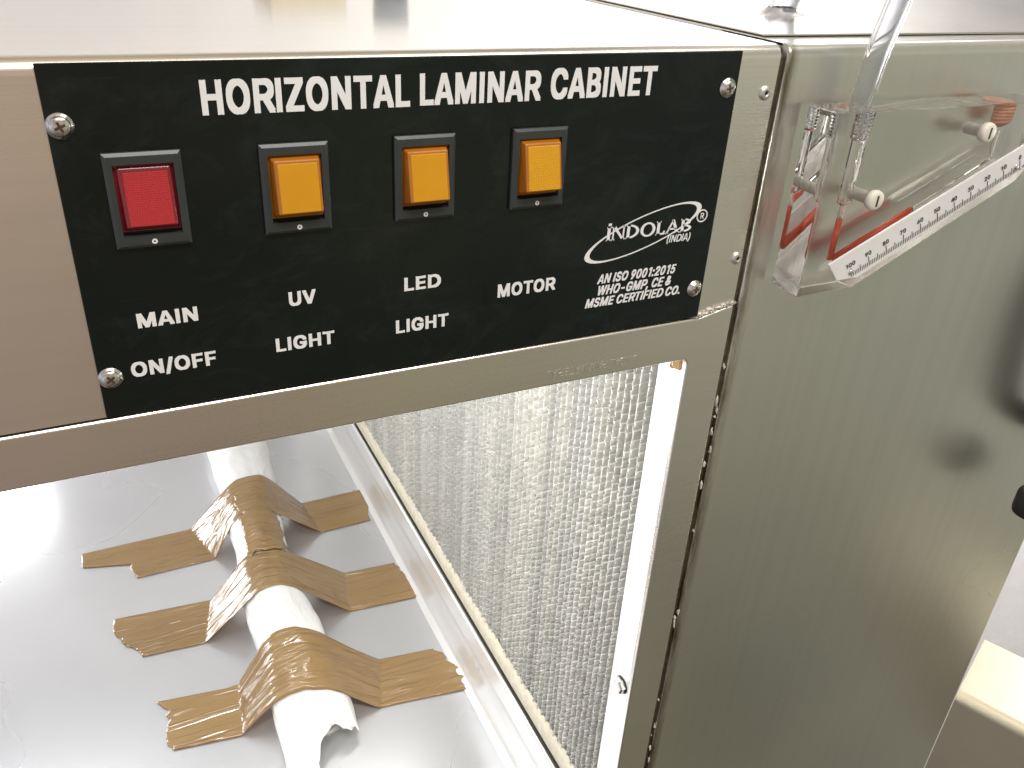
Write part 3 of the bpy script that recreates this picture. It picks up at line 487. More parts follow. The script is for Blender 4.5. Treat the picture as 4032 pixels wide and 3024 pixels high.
8 226 -7,193 -5,163 1,136 11,111 25,91 42,74 62,62 84,54 109,52 135,53 156,58 176,65 195,75 212,87 228,101 241,117 252,134 260,153 265,153 267,129 276,109 289,93 308,80 330,73 354,70 380,73 405,79 429,90 450,106 469,124 485,146 498,170 508,197 514,226 516,255 514,282 508,306 498,328 485,346 469,361 450,373 429,379 405,382 380,379 354,372 330,359 308,343 289,323 276,300 267,300 265,319 260,335 252,351 241,365 228,377 212,387 195,395 176,399 156,401 135,398 109,391 84,378 62,362 42,341 25,317 11,289 1,259 -5,226 49,248 50,267 54,285 60,300 69,313 79,323 91,331 106,335 121,337 139,335 157,330 173,322 189,312 202,298 213,283 223,265 230,247 234,226 235,206 234,187 230,169 223,154 213,140 202,130 189,122 173,117 157,115 139,117 121,121 106,129 91,139 79,152 69,167 60,185 54,205 50,226 290,244 291,260 294,274 300,287 308,298 318,307 330,314 344,318 359,319 376,318 392,314 407,308 420,299 432,288 442,275 449,260 455,244 459,226 460,208 459,192 455,177 449,164 442,153 432,145 420,138 407,134 392,133 376,134 359,138 344,145 330,154 318,165 308,178 300,193 294,209 291|33 35 34,32 35 33,32 36 35,31 36 32,31 37 36,30 37 31,30 38 37,29 38 30,29 39 38,28 123 29,123 39 29,123 122 39,122 121 39,121 40 39,28 124 123,120 40 121,28 125 124,119 40 120,27 125 28,119 41 40,27 126 125,118 41 119,27 127 126,117 41 118,116 41 117,27 128 127,26 128 27,116 42 41,26 129 128,115 42 116,26 130 129,114 42 115,25 130 26,114 43 42,25 131 130,113 43 114,24 131 25,113 44 43,24 132 131,112 44 113,24 133 132,111 44 112,111 45 44,23 133 24,23 134 133,110 45 111,23 135 134,109 45 110,109 46 45,22 135 23,22 136 135,108 46 109,22 137 136,107 46 108,107 47 46,21 137 22,21 138 137,106 47 107,21 139 138,105 47 106,21 104 139,104 47 105,21 47 104,21 48 47,20 48 21,20 49 48,19 49 20,18 49 19,18 50 49,17 50 18,17 51 50,16 51 17,16 52 51,15 52 16,15 53 52,14 86 15,86 53 15,86 54 53,14 87 86,85 54 86,14 88 87,84 54 85,14 89 88,83 54 84,13 89 14,83 55 54,13 90 89,82 55 83,13 91 90,81 55 82,12 91 13,81 56 55,12 92 91,80 56 81,11 92 12,80 57 56,11 93 92,79 57 80,79 58 57,10 93 11,10 94 93,78 58 79,10 95 94,77 58 78,77 59 58,9 95 10,9 96 95,76 59 77,8 96 9,76 60 59,8 97 96,75 60 76,75 61 60,7 97 8,7 98 97,74 61 75,7 99 98,73 61 74,6 99 7,73 62 61,6 100 99,72 62 73,6 101 100,71 62 72,5 101 6,71 63 62,5 102 101,70 63 71,5 103 102,69 63 70,5 68 103,68 63 69,5 63 68,4 63 5,4 64 63,4 65 64,3 65 4,2 65 3,2 66 65,1 66 2,1 67 66,0 67 1|453
9 226 516,256 513,285 506,310 494,333 478,352 458,368 434,380 408,387 378,389 347,387 322,382 296,373 270,359 240,340 207,315 168,200 0,130 0,301 248,307 248,302 238,295 229,287 221,278 214,268 207,257 202,245 198,232 195,218 195,188 197,161 203,137 214,116 229,98 247,83 269,72 294,66 321,64 352,66 382,73 411,85 436,101 459,120 479,143 494,168 506,196 513,226 460,207 459,190 454,174 446,160 435,148 423,138 407,131 390,127 372,125 352,127 331,131 313,138 295,148 280,160 268,174 257,190 250,207 245,226 243,245 245,263 249,279 257,293 267,305 280,314 295,322 312,326 330,327 350,326 371,322 390,314 407,305 422,293 435,279 446,263 454,245 459|45 1 0,44 1 45,44 2 1,43 2 44,43 3 2,42 3 43,42 4 3,41 4 42,41 46 4,46 5 4,41 47 46,81 5 46,40 47 41,40 48 47,80 5 81,80 6 5,40 49 48,79 6 80,40 50 49,78 6 79,39 50 40,39 51 50,77 6 78,77 7 6,39 52 51,76 7 77,38 52 39,76 8 7,38 53 52,75 8 76,38 54 53,74 8 75,37 54 38,74 9 8,37 55 54,73 9 74,36 55 37,36 56 55,72 9 73,72 10 9,36 57 56,71 10 72,71 11 10,35 57 36,35 58 57,70 11 71,70 12 11,35 59 58,69 12 70,34 59 35,34 60 59,68 12 69,68 13 12,33 60 34,33 61 60,67 13 68,33 62 61,66 19 67,19 13 67,33 63 62,65 18 66,18 19 66,65 24 18,24 17 18,20 13 19,32 63 33,32 64 63,64 24 65,32 24 64,20 14 13,21 14 20,22 14 21,31 24 32,23 14 22,30 24 31,24 14 23,30 25 24,17 14 24,17 15 14,29 25 30,29 26 25,29 27 26,28 27 29,17 16 15|453
/ 235 533,71 -76,14 -76,178 533|2 0 3,2 1 0|250
: 95 271,83 272,73 277,63 284,55 294,51 304,50 316,51 328,55 339,63 349,73 356,83 360,95 362,107 360,118 356,128 349,135 339,140 328,141 316,140 304,135 294,128 284,118 277,107 272,95 -4,83 -3,73 1,63 9,55 18,51 29,50 41,51 53,55 64,63 73,73 81,83 85,95 87,107 85,118 81,128 73,135 64,140 53,141 41,140 29,135 18,128 9,118 1,107 -3|35 37 36,34 37 35,34 38 37,34 39 38,33 39 34,32 39 33,32 40 39,31 40 32,31 41 40,30 41 31,30 42 41,29 42 30,29 43 42,28 43 29,28 44 43,27 44 28,27 45 44,26 45 27,26 46 45,25 46 26,25 47 46,24 47 25,11 13 12,11 14 13,10 14 11,10 15 14,9 15 10,8 15 9,8 16 15,7 16 8,7 17 16,6 17 7,6 18 17,5 18 6,5 19 18,5 20 19,4 20 5,3 20 4,3 21 20,2 21 3,2 22 21,2 23 22,1 23 2,1 0 23|188
- 337 244,337 188,114 188,114 244|2 0 3,2 1 0|453
& 197 -7,165 -5,136 1,110 12,88 26,69 42,54 62,43 84,36 108,34 133,36 154,40 173,47 189,58 205,70 220,85 235,101 249,120 264,140 279,216 335,223 340,230 346,237 352,243 359,249 367,255 375,259 384,261 394,262 405,260 420,255 434,245 445,233 454,219 459,201 461,189 460,178 457,168 453,159 447,151 440,145 431,141 421,138 411,137 399,138 386,141 375,145 363,152 352,159 340,169 327,179 314,191 300,204 284,438 0,364 0,171 231,153 254,136 274,121 293,108 310,96 327,87 344,81 361,77 379,75 398,77 420,82 440,91 458,102 474,117 488,134 499,154 507,176 512,200 513,224 512,246 507,266 499,283 488,297 475,308 459,317 442,322 424,324 404,323 389,320 375,315 362,309 349,301 336,291 325,281 314,269 303,256 293,154 217,135 202,121 188,110 174,103 161,98 146,97 131,98 115,102 101,109 87,118 76,130 66,143 57,158 51,175 48,193 46,213 48,232 52,251 59,269 69,286 81,301 95,315 112,327 131,336 151,343 174,348 198,349 224,408 224,406 194,403 167,397 144,389 124,380 107,371 92,361 80,353 70,345 62,333 47,315 30,294 17,271 7,246 -1,221 -5|72 74 73,71 74 72,71 75 74,70 75 71,70 76 75,69 76 70,69 77 76,69 78 77,68 78 69,68 79 78,67 34 68,34 79 68,67 35 34,33 79 34,67 36 35,33 80 79,32 80 33,66 36 67,66 37 36,31 80 32,66 38 37,66 39 38,30 80 31,30 81 80,65 39 66,65 40 39,29 81 30,65 41 40,29 82 81,65 42 41,28 82 29,64 42 65,64 43 42,27 82 28,27 83 82,64 44 43,63 44 64,26 83 27,26 84 83,63 45 44,25 84 26,62 45 63,25 85 84,24 85 25,62 46 45,23 85 24,62 47 46,23 86 85,61 47 62,22 86 23,21 86 22,61 48 47,21 87 86,20 87 21,60 48 61,19 87 20,60 49 48,19 88 87,18 51 19,51 88 19,60 50 49,59 50 60,51 89 88,59 51 50,51 90 89,58 51 59,51 91 90,58 18 51,18 52 51,57 18 58,18 115 52,115 53 52,17 57 18,57 115 18,17 56 57,16 56 17,16 55 56,15 55 16,14 55 15,14 92 55,92 54 55,118 120 119,118 121 120,13 92 14,13 93 92,12 93 13,12 94 93,117 121 118,117 122 121,11 94 12,11 95 94,11 96 95,116 122 117,10 96 11,116 123 122,10 97 96,9 97 10,115 123 116,9 98 97,115 124 123,8 98 9,8 99 98,114 127 115,127 53 115,53 126 115,126 124 115,126 125 124,8 100 99,113 127 114,7 100 8,7 101 100,112 127 113,127 53 126,7 102 101,6 102 7,111 127 112,111 128 127,6 103 102,111 129 128,110 129 111,6 104 103,110 130 129,5 104 6,109 130 110,5 105 104,108 130 109,5 106 105,107 130 108,5 107 106,107 131 130,5 131 107,4 131 5,4 132 131,3 132 4,3 133 132,2 133 3,2 134 133,1 134 2,1 135 134,0 135 1|448
, 38 -119,68 71,137 71,84 -119|0 2 1,0 3 2|188
. 95 -4,83 -3,73 1,63 9,55 18,51 29,50 41,51 53,55 64,63 73,73 81,83 85,95 87,107 85,118 81,128 73,135 64,140 53,141 41,140 29,135 18,128 9,118 1,107 -3|11 13 12,10 13 11,10 14 13,10 15 14,9 15 10,8 15 9,8 16 15,7 16 8,7 17 16,6 17 7,6 18 17,5 18 6,5 19 18,4 19 5,4 20 19,3 20 4,3 21 20,2 21 3,2 22 21,1 22 2,1 23 22,0 23 1|188
( 89 207,90 244,94 283,101 324,109 364,119 403,132 441,145 477,160 510,177 539,236 539,219 503,204 466,191 428,179 390,169 351,161 313,156 276,152 241,151 207,152 176,155 145,160 115,167 83,177 50,188 16,202 -19,218 -57,236 -96,177 -96,150 -46,128 4,111 55,99 106,92 156|8 10 9,8 11 10,7 11 8,7 12 11,6 12 7,6 13 12,5 13 6,5 14 13,4 14 5,4 15 14,3 15 4,3 16 15,2 16 3,2 17 16,1 17 2,1 18 17,0 18 1,0 19 18,34 19 0,34 20 19,34 21 20,33 21 34,33 22 21,33 23 22,32 23 33,32 24 23,31 24 32,31 25 24,31 26 25,30 26 31,30 27 26,29 27 30,29 28 27|274
) 37 -96,56 -56,72 -18,86 18,97 52,106 85,113 116,118 147,121 177,122 207,121 241,117 276,112 313,104 351,94 390,82 428,69 466,54 503,37 539,97 539,113 510,128 477,142 441,154 403,164 364,173 323,179 283,183 244,184 207,182 156,174 104,161 53,144 3,123 -47,97 -96|17 19 18,17 20 19,17 21 20,16 21 17,16 22 21,15 22 16,15 23 22,14 23 15,14 24 23,13 24 14,13 25 24,12 25 13,12 26 25,11 26 12,11 27 26,10 27 11,10 28 27,9 28 10,8 28 9,8 29 28,7 29 8,7 30 29,6 30 7,5 30 6,5 31 30,4 31 5,4 32 31,3 32 4,2 32 3,2 33 32,1 33 2,1 34 33,0 34 1|274
"""
GL = {}
for row in ALPHABET.strip().split('\n'):
    ch, rest = row[0], row[2:]
    pv, pf, adv = rest.split('|')
    GL[ch] = ([tuple(map(int, q.split())) for q in pv.split(',')], [tuple(map(int, q.split())) for q in pf.split(',')], int(adv))
def glyphs(items, name, m, parent, y, thick=.0002):
    """items: (text, x0, x1, z_base, z_top, weight, shear[, turn]): words fitted to their measured box on a front-facing plane y."""
    V = []; F = []
    for it in items:
        s, x0, x1, z0, z1, wt, shear = it[:7]
        ang = it[7] if len(it) > 7 else 0
        pv = []; pf = []
        pen = 0
        shifts = ((0, 0), (wt, wt*.6), (-wt, wt*.6), (wt, -wt*.6), (-wt, -wt*.6)) if wt else ((0, 0),)
        for ch in s:
            if ch == ' ':
                pen += 190; continue
            gv, gf, adv = GL[ch]
            for j, (dx, dz) in enumerate(shifts):
                k = len(pv)
                pv += [(p + pen + dx + shear*q, q + dz, j) for p, q in gv]
                pf += [tuple(i + k for i in f) for f in gf]
            pen += adv + wt*1.3
        ax, bx = min(p[0] for p in pv), max(p[0] for p in pv)
        ay, by = -8 - wt*.6, 517 + wt*.6
        k = len(V)
        cx, cz = (x0 + x1)/2, (z0 + z1)/2
        for px_, py_, j in pv:
            X = (px_ - ax)/(bx - ax)*(x1 - x0) + x0
            Z = (py_ - ay)/(by - ay)*(z1 - z0) + z0
            if ang:
                dx, dz = X - cx, Z - cz
                X = cx + dx*math.cos(ang) - dz*math.sin(ang); Z = cz + dx*math.sin(ang) + dz*math.cos(ang)
            V.append((X, y - j*.00001 - (len(V) - k)//4 % 5*.000002, Z))
        F += [tuple(i + k for i in f) for f in pf]
    n = len(V)
    ed = {}
    for f in F:
        for i in range(len(f)):
            ed[(f[i], f[(i+1) % len(f)])] = 1
    V2 = V + [(x, yy + thick, z) for x, yy, z in V]
    F2 = F + [tuple(i + n for i in reversed(f)) for f in F]
    for a, b_ in ed:
        if (b_, a) not in ed:
            F2.append((a, a + n, b_ + n, b_))
    return mesh(name, V2, F2, m, parent)

# ------------------------------------------------------------------ setting
ZT = .002          # height of the cabinet top
XR = .728          # right end of the cabinet
ZF = -.716         # worktop
wall = MB().box(-3.5, 4.0, 1.25, 1.30, -2.2, 2.4).done('wall', M['wall'])
wall['kind'] = 'structure'
wall = MB().box(1.30, 4.0, .40, .46, -2.4, 2.4).done('wall', M['wall'])
wall['kind'] = 'structure'

# ------------------------------------------------------------------ the cabinet
cab = empty('laminar_cabinet', (.1, .5, -.95), 'stainless steel laminar flow cabinet with black control plate and open side window', 'cabinet')
YB = 1.0
# canopy: front sheet bending over into the top sheet
b = MB()
prof = [(0.0, -.1392)] + [(p[0], p[1]) for p in arc(.006, ZT - .006, .006, 180, 90, 8)] + [(YB, ZT)]
b.strip(prof, 0, -.60, .3252)
o = b.done('canopy_sheet', M['front'], cab, smooth=False)
o.data.materials.append(M['top'])
for p in o.data.polygons:
    if (p.center + WO[o]).y > .02: p.material_index = 1
    p.use_smooth = (.0001 < (p.center + WO[o]).y < .01)
# plenum: side sheet with rounded top and rounded vertical corner
b = MB()
r = .006
nz_ = [-.95, ZT - r - .0006] + [ZT - r + r*math.sin(math.radians(a)) for a in range(0, 91, 10)]
iny = [0, 0] + [r - r*math.cos(math.radians(a)) for a in range(0, 91, 10)]
rv = .0018
xs = [(.3304 + rv*(1 - math.cos(math.radians(a))), rv*(1 - math.sin(math.radians(a)))) for a in range(0, 91, 15)] + [(.3304 + rv + .0004, 0), (XR, 0)]
xs = [(.3304, .05)] + xs
V = []; F = []
nx = len(xs)
for z, iy in zip(nz_, iny):
    for x, y in xs:
        V.append((x, y + iy, z))
for i in range(len(nz_) - 1):
    for k in range(nx - 1):
        F.append((i*nx + k, i*nx + k + 1, (i+1)*nx + k + 1, (i+1)*nx + k))
b.add(V, F)
o = b.done('plenum_side_sheet', M['side'], cab, smooth=True)
b = MB()
b.box(.3304, XR, r, YB, ZT - .0012, ZT)
b.done('plenum_top_sheet', M['top'], cab)
b = MB()     # added lap sheet; its front step stands in for a reflected dark line
b.box(.3360, XR - .0005, .0265, YB, ZT + .0003, ZT + .0013)
b.done('plenum_lap_standin', M['top'], cab, bevel=.0004, seg=1)
MB().box(XR - .0012, XR, .0012, YB, -.95, ZT - .0015).done('plenum_end_sheet', M['side'], cab)
# seam between canopy and plenum: dark recess, old sealant
b = MB()
b.add([(.3252, .0035, -.95), (.3312, .0035, -.95), (.3312, .0035, -.004), (.3252, .0035, -.004)], [(0, 1, 2, 3)])
b.add([(.3252, .0035, -.004), (.3312, .0035, -.004), (.3312, .012, .0004), (.3252, .012, .0004)], [(0, 1, 2, 3)])
b.add([(.3252, .012, .0004), (.3312, .012, .0004), (.3312, YB, .0004), (.3252, YB, .0004)], [(0, 1, 2, 3)])
m, n, bb = mat('grimy_sealant')
t = tex(n, coords(n, (300, 300, 120)), 1, 5, .7)
n.links.new(mixc(n, rng(n, t, 0, 1, .35, .75), (.022, .020, .008), (.15, .13, .07)), bb.inputs['Base Color'])
bb.inputs['Roughness'].default_value = .55
bump(n, bb, t, .8, .002)
M['grime'] = m
seam = b.done('seam', M['grime'], cab)
b = MB()
rs = random.Random(3)
def lump(b, c, sx_, sy_, sz_, rs):
    V = []; n1, n2 = 7, 5
    for i in range(n2):
        ph = PI*(i + .5)/n2
        for k in range(n1):
            a = 2*PI*k/n1; q = rs.uniform(.35, 1.5)
            V.append((c[0] + sx_*q*math.sin(ph)*math.cos(a), c[1] + sy_*q*math.cos(ph), c[2] + sz_*q*math.sin(ph)*math.sin(a)))
    F = [(i*n1 + k, i*n1 + (k+1) % n1, (i+1)*n1 + (k+1) % n1, (i+1)*n1 + k) for i in range(n2-1) for k in range(n1)]
    F += [tuple(range(n1)), tuple((n2-1)*n1 + k for k in range(n1))]
    b.add(V, F)
for z in (-.176, -.20, -.207, -.211, -.222, -.236, -.246, -.262, -.30, -.372, -.3765, -.381, -.385, -.46, -.49, -.5, -.515, -.53):
    b = MB()
    lump(b, (.3290 + rs.uniform(-.0016, .0014), .0008, z), rs.uniform(.0004, .0011), .0010, rs.uniform(.0008, .0034), rs)
    b.done('sealant_flake', M['flake'], seam)
# window frame: top rail and right stile, one folded sheet with a rounded inner corner
x0, xi, zi0 = -.60, .2985, -.1652
poly = [(x0, -.1400), (.3020, -.1400), (.3245, -.1352), (.3250, -.137), (.3250, -.95), (xi, -.95)]
poly += arc(xi - .004, zi0 - .004, .004, 0, 90, 6) + [(x0, zi0)]
V = []; F = []
m_ = len(poly)
b = MB().prism(poly, -.0012, .0030)
o = b.done('window_frame', M['front'], cab, bevel=.0011, seg=3)
for p in o.data.polygons: p.use_smooth = False
fr = o
# stamped mill mark, turned upside down
glyphs([('JINDAL RAW MATERIAL', .2075, .2632, -.1608, -.1562, 0, 0, PI)], 'stamped_mark', M['front'], fr, -.00145, .0003)
# weld where rail, stile and canopy meet
b = MB()
rs = random.Random(5)
for i in range(70):
    f = i/69
    x = .2985 + f*.0262
    lump(b, (x, -.0004, -.1392 + f*.0052 + rs.uniform(-.0008, .0008)), rs.uniform(.001, .0028), .0011, rs.uniform(.0005, .0010), rs)
b.done('weld_bead', M['weld'], fr)
MB().box(-.60, .3250, .0012, .004, -.1412, -.1388).done('rail_groove', M['dark'], cab)
# interior of the work chamber
MB().box(-.60, .300, .004, YB - .03, ZF - .002, ZF).done('worktop', M['floor'], cab)
b = MB()
b.box(-.60, .300, YB - .03, YB - .028, -.190, -.142); b.box(.255, .300, YB - .03, YB - .028, ZF, -.190); b.box(-.60, -.58, YB - .03, YB - .028, ZF, -.190)
b.done('far_window_frame', M['lining'], cab)
MB().box(-.60, .330, .004, YB - .03, -.142, -.140).done('chamber_ceiling', M['lining'], cab)
# bright reveal inside the window's right edge, with a bolt
b = MB()
prof = [(.2995, .0032), (.3010, .0048), (.3010, .0262), (.3017, .0280), (.3080, .0285)]
V = []; F = []
for z in (-.95, -.142):
    V += [(x, y, z) for x, y in prof]
F = [(i, i+1, len(prof)+i+1, len(prof)+i) for i in range(len(prof)-1)]
b.add(V, F)
rev = b.done('window_reveal', M['reveal'], cab, smooth=False)
b = MB().lathe([(0, .0062), (.0035, .0062), (.0048, .0052)], (.3008, .0125, -.4440), (-1, 0, 0), n=6)
bolt = b.done('hex_bolt', M['screw'], rev)
MB().lathe([(0, .0068), (.0007, .0068)], (.3009, .0125, -.4440), (-1, 0, 0), n=20).done('washer', M['dark'], rev)
# steel rail along the foot of the filter
b = MB()
pr = [(.2900, ZF + .0003), (.2925, ZF + .0020), (.2965, ZF + .0024), (.2985, ZF + .0045), (.3000, ZF + .0090), (.3006, ZF + .030),
      (.3008, ZF + .052), (.2998, ZF + .0545), (.2996, ZF + .057), (.3006, ZF + .060), (.3010, ZF + .0755), (.3016, ZF + .0785), (.3032, ZF + .0795)]
b.strip(pr, 1, .004, YB - .03, 1)
o = b.done('filter_foot_rail', M['mirror'], cab, smooth=True)
# pop rivets on the canopy's end strip
for z, x in ((-.0203, .3193), (-.1074, .3213)):
    r_ = MB().lathe([(0, .0036), (.0006, .0036), (.0013, .0030), (.0017, .0020), (.0018, .0013), (.0008, .0011)], (x, .0002, z), (0, -1, 0), n=24).done('pop_rivet', M['rivet'], cab, smooth=True)
    MB().lathe([(0, .00105), (.0003, .00105)], (x, -.0008, z), (0, -1, 0), n=16).done('rivet_hole', M['dark'], r_)

# ---- control plate, a part of the cabinet, with its lettering and screws
plate = MB().box(0, .3000, -.0016, -.0001, -.1385, .0000).done('control_plate', M['plate'], cab, bevel=.0003, seg=1)
yl = -.0018
for it in (('HORIZONTAL', .0521, .1328, -.0193, -.0064, 36, 0), ('LAMINAR', .1370, .1926, -.0191, -.0062, 36, 0), ('CABINET', .1972, .2520, -.0188, -.0056, 36, 0)):
    glyphs([it], 'title_word', M['white_text'], plate, yl)
for it in (('MAIN', .0178, .0408, -.1006, -.0942, 34, 0), ('ON/OFF', .0124, .0457, -.1219, -.1152, 34, 0),
           ('UV', .0779, .0895, -.0998, -.0932, 34, 0), ('LIGHT', .0708, .0966, -.1205, -.1140, 34, 0),
           ('LED', .1295, .1472, -.1000, -.0934, 34, 0), ('LIGHT', .1253, .1512, -.1205, -.1138, 34, 0),
           ('MOTOR', .1763, .2077, -.1098, -.1029, 34, 0)):
    glyphs([it], 'switch_word', M['white_text'], plate, yl)
for it in (('AN ISO 9001:2015', .2318, .2798, -.1102, -.1050, 30, .28), ('WHO-GMP, CE &', .2330, .2777, -.1166, -.1113, 30, .28),
           ('MSME CERTIFIED CO.', .2260, .2846, -.1228, -.1177, 30, .28)):
    glyphs([it], 'certificate_line', M['white_text'], plate, yl)

# maker's mark: tilted ring of changing width, slanted serif word, small word under it, (R) in a circle
def flat(polys, name, m, parent, y, th=.0002):
    b = MB()
    for P in polys:
        b.prism(P, y, y + th)
    return b.done(name, m, parent)
def ring(cx, cz, a, bb_, tilt, off, th, n=72, a0=0, a1=360):
    """crescent band between an outer ellipse and a shifted inner one, as quads"""
    out = []
    ct, st = math.cos(tilt), math.sin(tilt)
    def pt(A, B, ox, oz, t):
        X, Z = A*math.cos(t) + ox, B*math.sin(t) + oz
        return (cx + X*ct - Z*st, cz + X*st + Z*ct)
    for i in range(n):
        t0 = math.radians(a0 + (a1-a0)*i/n); t1 = math.radians(a0 + (a1-a0)*(i+1)/n)
        w0 = th + off*abs(math.cos(t0))**3; w1 = th + off*abs(math.cos(t1))**3
        def inner(t, w): return pt(a - w, bb_ - th - .3*w*abs(math.cos(t)), 0, 0, t)
        out.append([pt(a, bb_, 0, 0, t0), pt(a, bb_, 0, 0, t1), inner(t1, w1), inner(t0, w0)])
    return out
def serif_word(z0, h):
    out = []
    tk, tn, sf = .0017, .00085, .0006
    def P(pts): out.append([(x, z0 + h*q) for x, q in pts])
    def stem(x, w=tk, ext=.0006, top=True):
        P([(x, 0), (x+w, 0), (x+w, 1), (x, 1)])
        q = sf/h
        P([(x-ext, 0), (x+w+ext, 0), (x+w+ext, q), (x-ext, q)])
        if top: P([(x-ext, 1-q), (x+w+ext, 1-q), (x+w+ext, 1), (x-ext, 1)])
    def bowl(x0, x1, q0, q1, full=False):
        n = 20
        cx = (x0 + x1)/2 if full else x0; rx = (x1 - x0)/2 if full else (x1 - x0)
        cz, rz = (q0+q1)/2, (q1-q0)/2
        A0, A1 = (0, 2*PI) if full else (-PI/2, PI/2)
        for i in range(n):
            a, c = A0 + (A1-A0)*i/n, A0 + (A1-A0)*(i+1)/n
            o_ = lambda t: (cx + rx*math.cos(t), cz + rz*math.sin(t))
            i_ = lambda t: (cx + (rx - tk)*math.cos(t), cz + (rz - tn/h)*math.sin(t))
            P([o_(a), o_(c), i_(c), i_(a)])
    # dotted I
    stem(.2346, ext=.0004)
    out.append([(.2348, z0 + h*1.07), (.2366, z0 + h*1.07), (.2367, z0 + h*1.24), (.2349, z0 + h*1.24)])
    # N
    stem(.2376, tn); stem(.2436, tn)
    P([(.2374, 1), (.2394, 1), (.2445, 0), (.2432, 0)])
    # D
    stem(.2460, ext=.0004); bowl(.2470, .2532, 0, 1)
    # O
    bowl(.2540, .2630, -.02, 1.02, True)
    # L
    stem(.2640, ext=.0005)
    P([(.2640, 0), (.2688, 0), (.2692, .26), (.2682, .26), (.2678, .12), (.2640, .12)])
    # A
    P([(.2696, 0), (.2706, 0), (.2741, .92), (.2733, 1)]); P([(.2727, 1), (.2744, 1), (.2776, 0), (.2758, 0)])
    P([(.2711, .28), (.2765, .28), (.2763, .39), (.2714, .39)])
    P([(.2692, 0), (.2711, 0), (.2711, .08), (.2692, .08)]); P([(.2752, 0), (.2781, 0), (.2781, .08), (.2752, .08)])
    # B
    stem(.2790, ext=.0005); bowl(.2800, .2846, .49, 1); bowl(.2800, .2854, 0, .56)
    return out
mk = ring(.2565, -.0853, .0352, .0088, math.radians(17.5), .0024, .00055)
logo = flat(mk, 'emblem_ring', M['white_text'], plate, -.00178)
flat(serif_word(-.0877, .0072), 'emblem_word', M['white_text'], plate, -.0019)
glyphs([('(INDIA)', .2712, .2858, -.0926, -.0886, 14, .2), ('R', .2904, .2926, -.0817, -.0785, 14, 0)], 'emblem_small_lettering', M['white_text'], plate, yl)
rg = []
for i in range(40):
    a, c = 2*PI*i/40, 2*PI*(i+1)/40
    q = lambda r, t: (.2914 + r*math.cos(t), -.0801 + r*math.sin(t))
    rg.append([q(.0034, a), q(.0034, c), q(.0028, c), q(.0028, a)])
flat(rg, 'registered_ring', M['white_text'], plate, -.0018)

# pan head screws of the plate
def screw(x, z, ang):
    prof = [(0, .0046), (.0006, .0046), (.0007, .0037), (.0013, .0036), (.0021, .0029), (.0024, .0016), (.0024, .0003)]
    o = MB().lathe(prof, (x, -.0016, z), (0, -1, 0), n=28).done('plate_screw', M['screw'], plate, smooth=True)
    b = MB()
    for k in (0, 1):
        a = ang + k*PI/2
        c, s = math.cos(a), math.sin(a)
        L_, w = .0019, .00045
        b.prism([(x + c*L_ - s*w, z + s*L_ + c*w), (x - c*L_ - s*w, z - s*L_ + c*w), (x - c*L_ + s*w, z - s*L_ - c*w), (x + c*L_ + s*w, z + s*L_ - c*w)],
                -.0042 - k*.00006, -.0030)
    b.V = [(vx, vy, vz) for vx, vy, vz in b.V]
    b.done('screw_recess', M['dark_metal'], plate)
M['dark_metal'] = plain('screw_recess_metal', (.10, .085, .065), .5, .6, var=.2, scale=300)
for x, z, a in ((.0044, -.0206, .4), (.0044, -.1204, .65), (.2938, -.0167, .2), (.2940, -.1208, .05)):
    screw(x, z, a)

